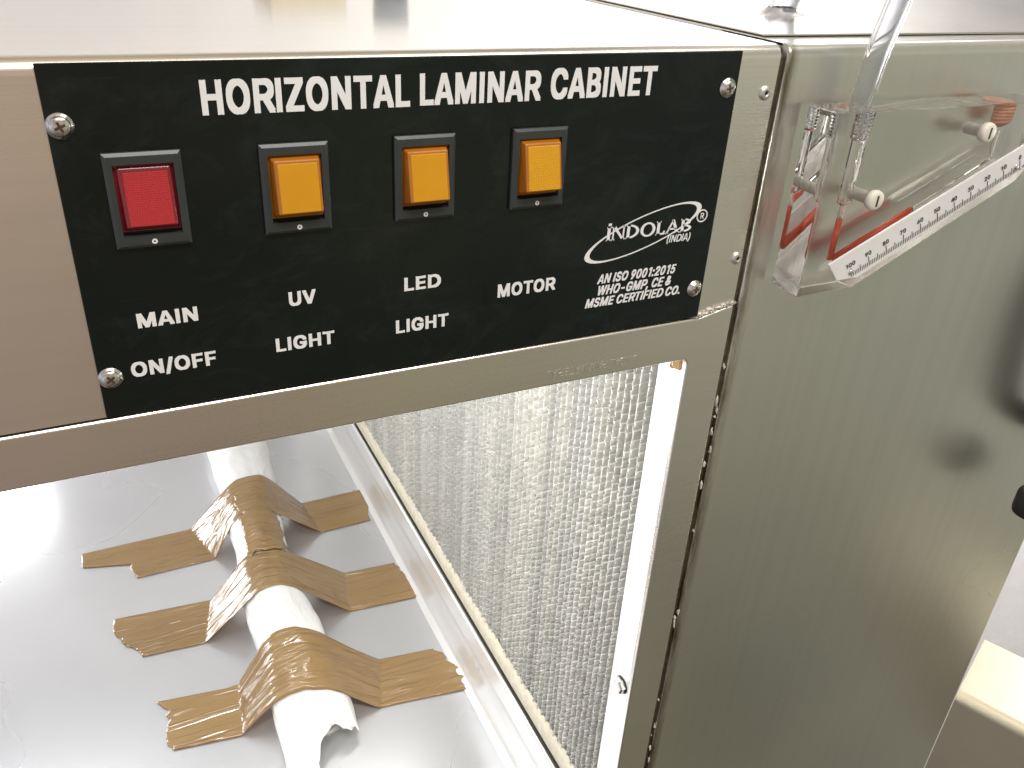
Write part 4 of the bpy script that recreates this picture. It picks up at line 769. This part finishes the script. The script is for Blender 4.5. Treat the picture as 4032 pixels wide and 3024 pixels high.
# rocker switches: bezel (with its opening), cap, lens panel, off mark
def rocker(cx, cz, cap_m, lens_m, top, bot, name_label, real=True):
    """top/bot: how far the cap's upper and lower edges stand out from the plate"""
    w, h = .0135, .0180
    iw, ih = .0105, .0135
    y0, y1 = -.0017, -.0042
    dz = .0002
    b = MB()
    O = [(cx-w, cz-h), (cx+w, cz-h), (cx+w, cz+h), (cx-w, cz+h)]
    k = .0012
    B2 = [(cx-w+k, cz-h+k), (cx+w-k, cz-h+k), (cx+w-k, cz+h-k), (cx-w+k, cz+h-k)]
    I = [(cx-iw, cz-ih+dz), (cx+iw, cz-ih+dz), (cx+iw, cz+ih+dz), (cx-iw, cz+ih+dz)]
    V = [(x, y0, z) for x, z in O] + [(x, y1 + .0008, z) for x, z in O] + [(x, y1, z) for x, z in B2] + [(x, y1, z) for x, z in I] + [(x, y0 + .0001, z) for x, z in I]
    F = []
    for L_ in range(4):
        for i in range(4):
            F.append((L_*4 + i, L_*4 + (i+1) % 4, L_*4 + 4 + (i+1) % 4, L_*4 + 4 + i))
    F.append((16, 17, 18, 19))
    b.add(V, F)
    bz = b.done('rocker_switch', M['bezel'], cab)
    bz['label'] = name_label
    g = .0007
    lo, hi = cz - ih + dz + g, cz + ih + dz - g
    lb, hb = lo + .0014, hi
    L0, R0 = cx - iw + g, cx + iw - g
    yb = -.0022
    f = .0012        # taper of the sides
    yt, yo = y1 - top, y1 - bot
    fl = .0026 if bot > .002 else .0016
    fr_ = [(L0 + f, yo, lb + fl), (R0 - f*.5, yo, lb + fl), (R0 - f*.5, yt, hb - .0012), (L0 + f, yt, hb - .0012)]
    ba = [(L0, yb, lb), (R0, yb, lb), (R0, yb, hb), (L0, yb, hb)]
    b = MB().add(ba + fr_, [(0, 1, 2, 3), (4, 5, 6, 7), (0, 1, 5, 4), (1, 2, 6, 5), (2, 3, 7, 6), (3, 0, 4, 7)])
    cp = b.done('rocker_cap', cap_m, bz, bevel=.0007, seg=3, smooth=False)
    # lens panel inset on the face
    e = .0011
    def pt(u, v, lift):
        a = Vector(fr_[0]).lerp(Vector(fr_[1]), u); c = Vector(fr_[3]).lerp(Vector(fr_[2]), u)
        p = a.lerp(c, v); return (p.x, p.y - lift, p.z)
    eu = e/(R0 - L0 - 2*f); ev = .0006/(hb - lb)
    q = [(eu, ev), (1-eu, ev), (1-eu, 1-2.2*ev), (eu, 1-2.2*ev)]
    V = [pt(u, v, .00005) for u, v in q] + [pt(u, v, .00030) for u, v in q]
    MB().add(V, [(0, 1, 2, 3), (4, 5, 6, 7), (0, 1, 5, 4), (1, 2, 6, 5), (2, 3, 7, 6), (3, 0, 4, 7)]).done('lens_panel', lens_m, bz, bevel=.00012, seg=1)
    # small ring mark
    V = []; n = 20
    for rr in (.00105, .0004):
        V += [(cx + rr*math.cos(2*PI*i/n), y1 - .0001, cz - .0157 + rr*math.sin(2*PI*i/n)) for i in range(n)]
    MB().add(V, [(i, (i+1) % n, n + (i+1) % n, n + i) for i in range(n)]).done('off_mark', M['white_text'], bz)
    return bz
rocker(.0289, -.0486, M['red_cap'], M['red_lens'], -.0010, .0012, 'red rocker switch above the words MAIN ON/OFF')
rocker(.0842, -.0486, M['amber_cap'], M['amber_smooth'], .0018, .0050, 'plain faced amber rocker switch above the words UV LIGHT')
rocker(.1388, -.0484, M['amber_cap'], M['amber_smooth'], .0018, .0056, 'amber rocker switch above the words LED LIGHT')
rocker(.1931, -.0482, M['amber_cap'], M['amber_lens'], .0018, .0058, 'amber rocker switch with gridded face above the word MOTOR')

# ------------------------------------------------------------------ HEPA filter
filt = empty('filter', (.32, .48, ZF + .08), 'pleated white air filter with cream edge sealant filling the window behind the steel rail', 'air filter')
FZ0, FZ1 = ZF + .0835, -.145
FY0, FY1 = .0300, YB - .035
XF = .3085
# frame (a channel all round), coloured dark for the shadow gap above the rail
b = MB()
b.box(.3035, .3400, FY0 - .0005, FY1 + .002, FZ0 - .0025, FZ0)
b.box(.3035, .3400, FY0 - .0005, FY1 + .002, FZ1, FZ1 + .002)
b.box(.3260, .3400, FY1, FY1 + .002, FZ0, FZ1)
b.done('filter_frame', M['dark'], filt)
# cream sealant bead along the bottom, ragged top edge
b = MB(); rs = random.Random(11)
n = 260; V = []; F = []
for i in range(n+1):
    y = FY0 + (FY1 - FY0)*i/n
    h = .019 + .003*noise.noise((y*60, 0, 0)) + .0025*noise.noise((y*190, 3, 0))
    V += [(.3055, y, FZ0 + .0005), (.3050 + .0006*noise.noise((y*40, 7, 0)), y, FZ0 + h*.5), (.3066, y, FZ0 + h*.85), (.3105, y, FZ0 + h)]
for i in range(n):
    for k in range(3):
        F.append((i*4 + k, i*4 + k + 1, i*4 + 4 + k + 1, i*4 + 4 + k))
b.add(V, F); b.done('gasket_bead', M['gasket'], filt, smooth=True)
b = MB(); n = 150; V = []; F = []
for i in range(n+1):
    z = FZ0 + (FZ1 - FZ0)*i/n
    w = .0035 + .0012*noise.noise((z*70, 1, 0))
    V += [(.3065, FY0, z), (.3068, FY0 + w*.7, z), (.3100, FY0 + w, z)]
for i in range(n):
    for k in range(2):
        F.append((i*3 + k, i*3 + k + 1, i*3 + 3 + k + 1, i*3 + 3 + k))
b.add(V, F); b.done('gasket_bead', M['gasket'], filt, smooth=True)
# separators: corrugated foil standing between the folds; the corrugations run into the depth of the filter
V = []; F = []; MV = []; MF = []
rs = random.Random(21)
y = FY0 + .004
half = .0037
while y < FY1 - .006:
    p = .0086*rs.uniform(.88, 1.12)
    dx = rs.uniform(-.0004, .0004)
    if rs.random() < .12: dx += rs.uniform(.0006, .0014)
    z = FZ0 + .004 - rs.uniform(0, 2*half)
    k = 0
    prev = None
    while z < FZ1:
        zb = z + half*rs.uniform(.85, 1.15)
        o_ = (.0011 if k % 2 else 0) + rs.uniform(-.0003, .0003)
        x0_ = XF + dx + rs.uniform(-.0005, .0005)
        t_ = rs.uniform(-.0003, .0003)
        sk = rs.uniform(-.0003, .0003)
        x1_ = x0_ + .020
        i0 = len(V)
        V += [(x0_, y + o_, z), (x1_, y + o_ + sk, z), (x1_, y + o_ + sk + t_, zb), (x0_, y + o_ + t_, zb),
              (x0_ + .0003, y + o_ + .0009, z), (x0_ + .0003, y + o_ + .0009 + t_, zb),
              (x1_, y + .0030, zb), (x0_, y + .0026, zb), (x1_, y + .0030, z), (x0_, y + .0026, z)]
        F += [(i0, i0+1, i0+2, i0+3), (i0, i0+3, i0+5, i0+4), (i0+3, i0+2, i0+6, i0+7), (i0, i0+1, i0+8, i0+9)]
        z = zb; k += 1
    m0 = len(MV); nn = 24
    for j in range(nn+1):
        z = FZ0 + .003 + (FZ1 - FZ0 - .003)*j/nn
        w = .0003*noise.noise((y*30, z*9, 2))
        MV += [(XF + dx + .0008, y + .0022 + w, z), (XF + .03, y + .0022 + w, z)]
    for j in range(nn): MF.append((m0 + 2*j, m0 + 2*j+1, m0 + 2*j+3, m0 + 2*j+2))
    y += p
mesh('separators', V, F, M['foil'], filt)
mesh('filter_paper', MV, MF, M['media'], filt, solid=.0006)
MB().box(XF + .0215, XF + .0240, FY0, FY1, FZ0, FZ1).done('paper_fold_back', M['media'], filt)

# ------------------------------------------------------------------ white sleeve on the worktop
def lerp_tab(T, y):
    if y <= T[0][0]: return T[0][1]
    for (a, p), (c, q) in zip(T, T[1:]):
        if y <= c:
            t = (y - a)/(c - a); t = t*t*(3 - 2*t)
            return p + (q - p)*t
    return T[-1][1]
def sleeve_axis(y):
    return lerp_tab([(.18, .122), (.26, .126), (.39, .126), (.46, .122), (.60, .129), (.72, .138), (.80, .142), (.93, .148)], y)
def sleeve_r(y, a):
    r = lerp_tab([(.20, .037), (.30, .0375), (.39, .0355), (.46, .0320), (.58, .031), (.68, .035), (.78, .0405), (.93, .041)], y)
    r += .0035*noise.noise((y*13, math.cos(a)*1.3, math.sin(a)*1.3))
    r += .0018*noise.noise((y*34, math.cos(a)*3, math.sin(a)*3))
    return r
V = []; F = []; n = 64; rows = []
ys = [.150 + (.93 - .150)*i/136 for i in range(137)]
def sleeve_pt(y, a, extra=0):
    r = sleeve_r(y, a) + extra
    x = sleeve_axis(y) + r*1.04*math.cos(a)
    sq = lerp_tab([(.20, .30), (.25, .42), (.33, .78), (.40, .92), (.45, .96)], y)
    z = ZF + (.034 + r*math.sin(a))*sq
    return (x, y, max(ZF + .0008 + extra*.2, z))
def cut(a):      # ragged near end: long tongue on the left, hollow in the middle, drooping lobe on the right
    d = math.degrees(a) % 360
    q = .247 + .006*math.sin(a*2 + 1) + .005*noise.noise((math.cos(a)*4, math.sin(a)*4, 1))
    if 95 < d < 200: q -= .085*math.sin((d - 95)/105*PI)
    if 55 < d < 95: q += .012*math.sin((d - 55)/40*PI)
    if d > 200: q += .03
    return q
for y in ys:
    for k in range(n):
        a = 2*PI*k/n
        V.append(sleeve_pt(max(y, cut(a)), a))
for i in range(len(ys)-1):
    for k in range(n):
        F.append((i*n + k, i*n + (k+1) % n, (i+1)*n + (k+1) % n, (i+1)*n + k))
sl = mesh('sleeve', V, F, M['sleeve'], None, smooth=True, origin=(.13, .5, ZF), solid=.0018)
tag(sl, 'crumpled white padded sleeve lying on the steel worktop under brown tape', 'sleeve')

# ------------------------------------------------------------------ brown tape strips over the sleeve
def top_profile(y):
    """upper hull of the sleeve section at y: list of (x, z)"""
    pts = []
    for d in range(6, 175, 4):
        p = sleeve_pt(y, math.radians(d), .0012)
        pts.append((p[0], p[2]))
    pts.sort()
    return pts
def hull_z(y, x, xl, xr):
    """tape pulled taut from the floor at xl over the sleeve down to the floor at xr"""
    pr = top_profile(y)
    g = ZF + .0012
    ml = max(pr, key=lambda p: (p[1] - g)/max(.004, p[0] - xl) if p[0] > xl + .004 else -1)
    mr = max(pr, key=lambda p: (p[1] - g)/max(.004, xr - p[0]) if p[0] < xr - .004 else -1)
    if x <= xl or x >= xr: return g
    if x < ml[0]: return g + (ml[1] - g)*(x - xl)/(ml[0] - xl)
    if x > mr[0]: return g + (mr[1] - g)*(xr - x)/(xr - mr[0])
    for i in range(len(pr)-1):
        if pr[i][0] <= x <= pr[i+1][0]:
            t = (x - pr[i][0])/max(1e-6, pr[i+1][0] - pr[i][0])
            return pr[i][1]*(1-t) + pr[i+1][1]*t
    return g
def tape(label, xa, xb, yc, wid, xl, xr, cutl, cutr, seed, wr=.0012, group='brown tape strips over the white sleeve'):
    """yc(x): centre line; wid(x): width; xl(v), xr(v): where it leaves the floor; cutl/cutr(v): torn ends"""
    nu, nv = 160, 30
    V = []; F = []
    for i in range(nu+1):
        u = i/nu
        for j in range(nv+1):
            v = j/nv
            A, B = xa + cutl(v), xb - cutr(v)
            x = A + (B - A)*u
            y = yc(x) + wid(x)*(v - .5)
            l, r_ = xl(v), xr(v)
            z = hull_z(y, x, l, r_)
            lift = 1 if l < x < r_ else .25
            # long creases running along the pull of the tape
            k = noise.noise((x*7 + seed, v*9, seed)) + .7*noise.noise((x*11 + v*3, v*19, seed + 5))
            z += max(0, wr*lift*(.5 + .9*k))
            z += j*1e-6
            V.append((x, y, z))
    for i in range(nu):
        for j in range(nv):
            F.append((i*(nv+1) + j, i*(nv+1) + j+1, (i+1)*(nv+1) + j+1, (i+1)*(nv+1) + j))
    o = mesh('tape_strip', V, F, M['tape'], None, smooth=True, solid=.0004)
    return tag(o, label, 'tape', group)
def jag(seed, amp, base):
    return lambda v: max(0, base(v) + amp*noise.noise((v*3.3, seed*1.7, 0)) + amp*.35*noise.noise((v*11, seed, 4)))
# farthest strip
tape('long smooth brown tape strip farthest back, with a narrow torn left tail', -.084, .302,
     lambda x: .632 + .010*max(0, (x - .05)), lambda x: .074 if x > .02 else .074,
     lambda v: .052 + .022*(1 - v), lambda v: .215 - .01*v,
     jag(1, .006, lambda v: .058*max(0, min(1, (.62 - v)/.22)) ), jag(2, .006, lambda v: .018*(1 - v)), 1, .0010)
# middle strip
tape('brown tape strip in the middle, its left end folded to orange', -.056, .303,
     lambda x: .489 - .100*max(-.06, x)*.9, lambda x: .071,
     lambda v: .040 + .016*v, lambda v: .208 + .012*v,
     jag(3, .008, lambda v: .026*max(0, 1 - v*1.5)), jag(4, .012, lambda v: .006 + .02*abs(v - .3)), 3, .0016)
# nearest strip
tape('most wrinkled brown tape strip, nearest to the torn sleeve end', -.022, .306,
     lambda x: .346 - .150*max(-.06, x) + .10*max(0, .07 - abs(x - .12)), lambda x: .068 + .012*max(0, 1 - abs(x - .13)/.08),
     lambda v: .056 + .008*v, lambda v: .196 + .02*v,
     jag(5, .012, lambda v: .012*(1 - v)), jag(6, .012, lambda v: .034*abs(v - .2)), 6, .0044)
# lengthwise patch on top of the sleeve
V = []; F = []; nu, nv = 60, 26
for i in range(nu+1):
    for j in range(nv+1):
        u, v = i/nu, j/nv
        y = .512 + .128*u
        d = 36 + 86*v + 7*noise.noise((u*9, v*2, 9)) + 3*noise.noise((u*30, v*2, 2))
        V.append(sleeve_pt(y + .010*noise.noise((v*5, u*2, 3)), math.radians(d), .0034 + .0016*noise.noise((u*26, v*5, 5)) ))
for i in range(nu):
    for j in range(nv):
        F.append((i*(nv+1) + j, i*(nv+1) + j+1, (i+1)*(nv+1) + j+1, (i+1)*(nv+1) + j))
tag(mesh('tape_patch', V, F, M['tape'], None, smooth=True, solid=.0004), 'crinkled brown tape patch wrapped lengthwise over the sleeve under the top rail', 'tape')
# scrap caught in the window corner
V = []; F = []
for i in range(7):
    for j in range(5):
        u, v = i/6, j/4
        V.append((.3004 - .001*v, .0060 + .0085*v + .002*noise.noise((u*3, v*3, 1)), -.1660 - .0105*u - .002*v + .002*noise.noise((u*4, v*4, 8))))
for i in range(6):
    for j in range(4): F.append((i*5+j, i*5+j+1, i*5+j+6, i*5+j+5))
tag(mesh('tape_scrap', V, F, M['tape'], None, smooth=True, solid=.0003), 'tiny torn scrap of brown tape in the upper right window corner', 'tape')

# ------------------------------------------------------------------ inclined gauge on the plenum side
gauge = empty('manometer', (.43, -.012, -.124), 'clear acrylic inclined manometer with red liquid and white scale screwed to the cabinet', 'manometer')
yF, yBk = -.0247, -.0030
poly = [(.3470, -.1244), (.3872, -.1238), (.4994, -.0719), (.5065, -.0640), (.5065, -.0262), (.3470, -.0262)]
b = MB().prism(poly, yF, yBk)
blk = b.done('acrylic_block', M['acrylic'], gauge, bevel=.0006, seg=1)
M['frosted'] = clear('sawn_acrylic_edge', (.96, .97, .96), 1.49, .45)
blk.data.materials.append(M['frosted'])
for p in blk.data.polygons:
    if p.area < .0008*.2 and 0.2 < max(abs(c) for c in p.normal) < .93 and abs(p.normal.y) > .3: p.material_index = 1
    if p.normal.x > .6 or (p.normal.x > .3 and p.normal.z < -.5): p.material_index = 1
ym = -.0138
def cavity(prof, c, ax, name):          # air space bored in the block: faces turned inwards
    bb_ = MB().lathe(prof, c, ax, n=24)
    o = bb_.done(name, M['acrylic'], gauge, smooth=False)
    o.data.flip_normals()
    return o
thr = []
for i in range(9):
    z = i*.00165
    thr += [(z, .0064), (z + .0008, .0060)]
cavity([(0.0006, .0066)] + thr[1:] + [(.0152, .0050), (.0480, .0048), (.0500, .0020), (.0572, .0019)], (.3705, ym, -.0264), (0, 0, -1), 'gauge_bore')
cavity([(0, .0018), (.0150, .0018)], (.4766, ym, -.0420), (0, 0, -1), 'gauge_bore')
dv = Vector((.4790 - .3712, 0, -.0590 + .1078)); dl = dv.length; dv.normalize()
def dp(t): return Vector((.3712, ym, -.1078)) + dv*t
cavity([(0, .0019), (dl - .0585, .0019)], dp(.0590), dv, 'gauge_bore')
MB().lathe([(0, .0022), (.0232, .0022), (.0236, .0010)], (.3705, ym, -.0838), (0, 0, -1), n=20).done('liquid_column', M['liquid'], gauge, smooth=True)
MB().lathe([(0.0018, .0026), (.0570, .0026), (.0585, .0016)], dp(0), dv, n=20).done('liquid_column', M['liquid'], gauge, smooth=True)
MB().lathe([(0, .0052), (.0010, .0026)], (.3705, ym, -.0758), (0, 0, -1), n=20, caps=True).done('liquid_ring', M['liquid'], gauge) if False else None
# right port with its orange plug
pr = [(0, .0082)]
for i in range(5): pr += [(.0008 + i*.0018, .0082), (.0017 + i*.0018, .0078)]
pr += [(.0102, .0080), (.0120, .0042), (.0128, .0020)]
MB().lathe(pr, (.4766, ym, -.0272), (0, 0, -1), n=28).done('port_plug', M['plug'], gauge)
# nylon mounting screws
for x, z in ((.3835, -.0722), (.4570, -.0406)):
    o = MB().lathe([(0, .0033), (.0222, .0033), (.0223, .0050), (.0246, .0056), (.0262, .0052), (.0268, .0040)], (x, -.0028, z), (0, -1, 0), n=26).done('nylon_screw', M['nylon'], gauge, smooth=True)
    for p in o.data.polygons: p.use_smooth = True
    MB().box(x - .0006, x + .0006, -.0298, -.0290, z - .0030, z + .0030).done('screw_slot', M['dark_metal'], o)
# scale strip with ticks and numbers
sp_ = [(.3640, -.1071), (.3728, -.1172), (.3884, -.1171), (.4962, -.0652), (.5020, -.0600), (.5040, -.0470), (.4952, -.0502)]
sc = MB().prism(sp_, yF - .0011, yF + .0004).done('scale_strip', M['scale_white'], gauge)
ys_ = yF - .0012
p100, p0 = Vector((.3836, -.1163)), Vector((.4984, -.0644))
d_ = (p0 - p100); Ls = d_.length; d_.normalize(); nrm = Vector((-d_.y, d_.x)); ang = math.atan2(d_.y, d_.x)
polys = []
for i in range(101):
    t = 1 - i/100
    if i % 10 == 0: h, w = .0062, .00022
    elif i % 5 == 0: h, w = .0045, .00020
    else: h, w = .0028, .00018
    c = p100 + d_*(Ls*t)
    q = [c - d_*w, c + d_*w, c + d_*w + nrm*h, c - d_*w + nrm*h]
    polys.append([(v.x, v.y) for v in q])
flat(polys, 'tick_marks', M['black_ink'], sc, ys_ - .0001, .0001)
it = []
for v in range(0, 101, 10):
    c = p100 + d_*(Ls*(1 - v/100)) + nrm*.0083
    w = {1: .0011, 2: .0024, 3: .0036}[len(str(v))]
    it.append((str(v), c.x - w*.9, c.x + w*.9, c.y - .0014, c.y + .0013, 26, 0, ang))
glyphs(it, 'scale_numbers', M['black_ink'], sc, ys_ - .0001, .0001)
for t, nm in ((.975, 0), (-.004, 1)):
    c = p100 + d_*(Ls*t) + nrm*.0036
    MB().lathe([(0, .0016), (.0006, .0015), (.0010, .0008)], (c.x, ys_, c.y), (0, -1, 0), n=18).done('scale_pin', M['screw'], sc, smooth=True)

# clear tubes
def pipe(name, pts, ro, ri, label, m=None):
    b = MB()
    n = 22
    # smooth the path
    P = [Vector(p) for p in pts]; Q = []
    for i in range(len(P)-1):
        p0_, p1_, p2_, p3_ = P[max(0, i-1)], P[i], P[i+1], P[min(len(P)-1, i+2)]
        for s in range(10):
            t = s/10
            Q.append(.5*((2*p1_) + (-p0_ + p2_)*t + (2*p0_ - 5*p1_ + 4*p2_ - p3_)*t*t + (-p0_ + 3*p1_ - 3*p2_ + p3_)*t**3))
    Q.append(P[-1])
    o1 = MB().tube(Q, ro, n, False); i1 = MB().tube(Q, ri, n, False)
    k = len(o1.V)
    V = o1.V + i1.V
    F = o1.F + [tuple(i + k for i in reversed(f)) for f in i1.F]
    for base in (0, k - n):
        for j in range(n):
            F.append((base + j, base + (j+1) % n, k + base + (j+1) % n, k + base + j))
    return tag(mesh(name, V, F, M['vinyl'], None, smooth=True), label, 'tube')
pipe('tube', [(.3705, ym, -.0400), (.3712, ym, -.0262), (.3728, -.0155, 0), (.3752, -.0195, .030), (.378, -.020, .07), (.384, -.010, .13)], .0060, .0040,
     'clear plastic tube rising straight from the top of the manometer')
pipe('tube', [(.4195, .1120, -.004), (.4205, .1118, .004), (.4290, .110, .030), (.440, .105, .06), (.455, .09, .11)], .0088, .0066,
     'clear plastic tube sealed into the cabinet top by a smeared collar')
b = MB(); rs = random.Random(9)
V = []; n = 40
for j, (rr, z) in enumerate(((.0090, .0058), (.0102, .0034), (.0140, .0018), (.0215, .0014))):
    for k in range(n):
        a = 2*PI*k/n
        q = 1 + (.10 + .10*j)*noise.noise((math.cos(a)*2 + j*.3, math.sin(a)*2, j*.4 + 2)) + .05*j*noise.noise((math.cos(a)*6, math.sin(a)*6, 5))
        V.append((.4205 + rr*q*math.cos(a)*(1 + .25*j*.5), .1118 + rr*q*math.sin(a)*.8, ZT + .0012 + (z - .0016)*(1 + .2*noise.noise((k*.7, j, 3)))))
F = [(j*n + k, j*n + (k+1) % n, (j+1)*n + (k+1) % n, (j+1)*n + k) for j in range(3) for k in range(n)]
M['silicone'] = plain('grey_silicone', (.42, .41, .43), .3, var=.15, scale=150, bstr=.4)
b.add(V, F); tag(b.done('sealant_collar', M['silicone'], None, smooth=True), 'smeared grey sealant around the clear tube on the cabinet top', 'sealant')

# black grip hanging at the cabinet's right end: a bail and its stub
def spline(pts, k=8):
    P = [Vector(p) for p in pts]; Q = []
    for i in range(len(P)-1):
        a0, a1, a2, a3 = P[max(0, i-1)], P[i], P[i+1], P[min(len(P)-1, i+2)]
        for s in range(k):
            t = s/k
            Q.append(.5*((2*a1) + (-a0 + a2)*t + (2*a0 - 5*a1 + 4*a2 - a3)*t*t + (-a0 + 3*a1 - 3*a2 + a3)*t**3))
    Q.append(P[-1]); return Q
hd = MB().tube(spline([(.700, -.0005, -.120), (.684, -.022, -.124), (.664, -.030, -.145), (.650, -.031, -.185), (.651, -.031, -.235), (.664, -.031, -.276), (.688, -.026, -.296), (.712, -.0005, -.302)]), .0125, 18).done('handle', M['black_plastic'], cab, smooth=True)
hd['label'] = 'black plastic handle at the right edge of the cabinet side'
MB().box(.6270, .668, -.046, -.026, -.351, -.322).done('handle_stub', M['black_plastic'], hd, bevel=.008, seg=4, smooth=True)

# two things standing further back on the cabinet top; the photo shows them mirrored in the steel
ct = MB().box(.182, .252, .50, .58, ZT + .0014, ZT + .042).done('carton', plain('cream_card', (.62, .55, .38), .6, var=.08), None, bevel=.002)
tag(ct, 'small cream carton behind the frame, mirrored in the polished cabinet top', 'carton')
bn = MB().lathe([(0, .0150), (.050, .0175), (.052, .0175)], (.301, .52, ZT + .0014), (0, 0, 1), n=28).done('beaker', plain('blue_grey_plastic', (.16, .19, .24), .4, var=.1), None)
tag(bn, 'blue grey plastic beaker behind the frame, mirrored in the polished cabinet top', 'beaker')

# ------------------------------------------------------------------ steel table beyond the right end
A = Vector((1.2563, .2442)); u = Vector((.400, -.9165)); v = Vector((-.9165, -.400))
prof = [(0, -1.03), (0, -1.002), (.002, -1.0), (.146, -1.0)] + [(.146 + .016*math.sin(math.radians(a)), -1.016 + .016*math.cos(math.radians(a))) for a in range(10, 91, 10)] + [(.162, -1.30)]
V = []
for s in (0, .75):
    for q, z in prof:
        p = A + v*q + u*s
        V.append((p.x, p.y, z))
n = len(prof)
F = [(i, i+1, n+i+1, n+i) for i in range(n-1)] + [tuple(range(n)), tuple(range(2*n-1, n-1, -1))]
tag(mesh('steel_table', V, F, M['table'], None, smooth=False), 'low stainless steel table with a rounded front edge near the white wall', 'table')
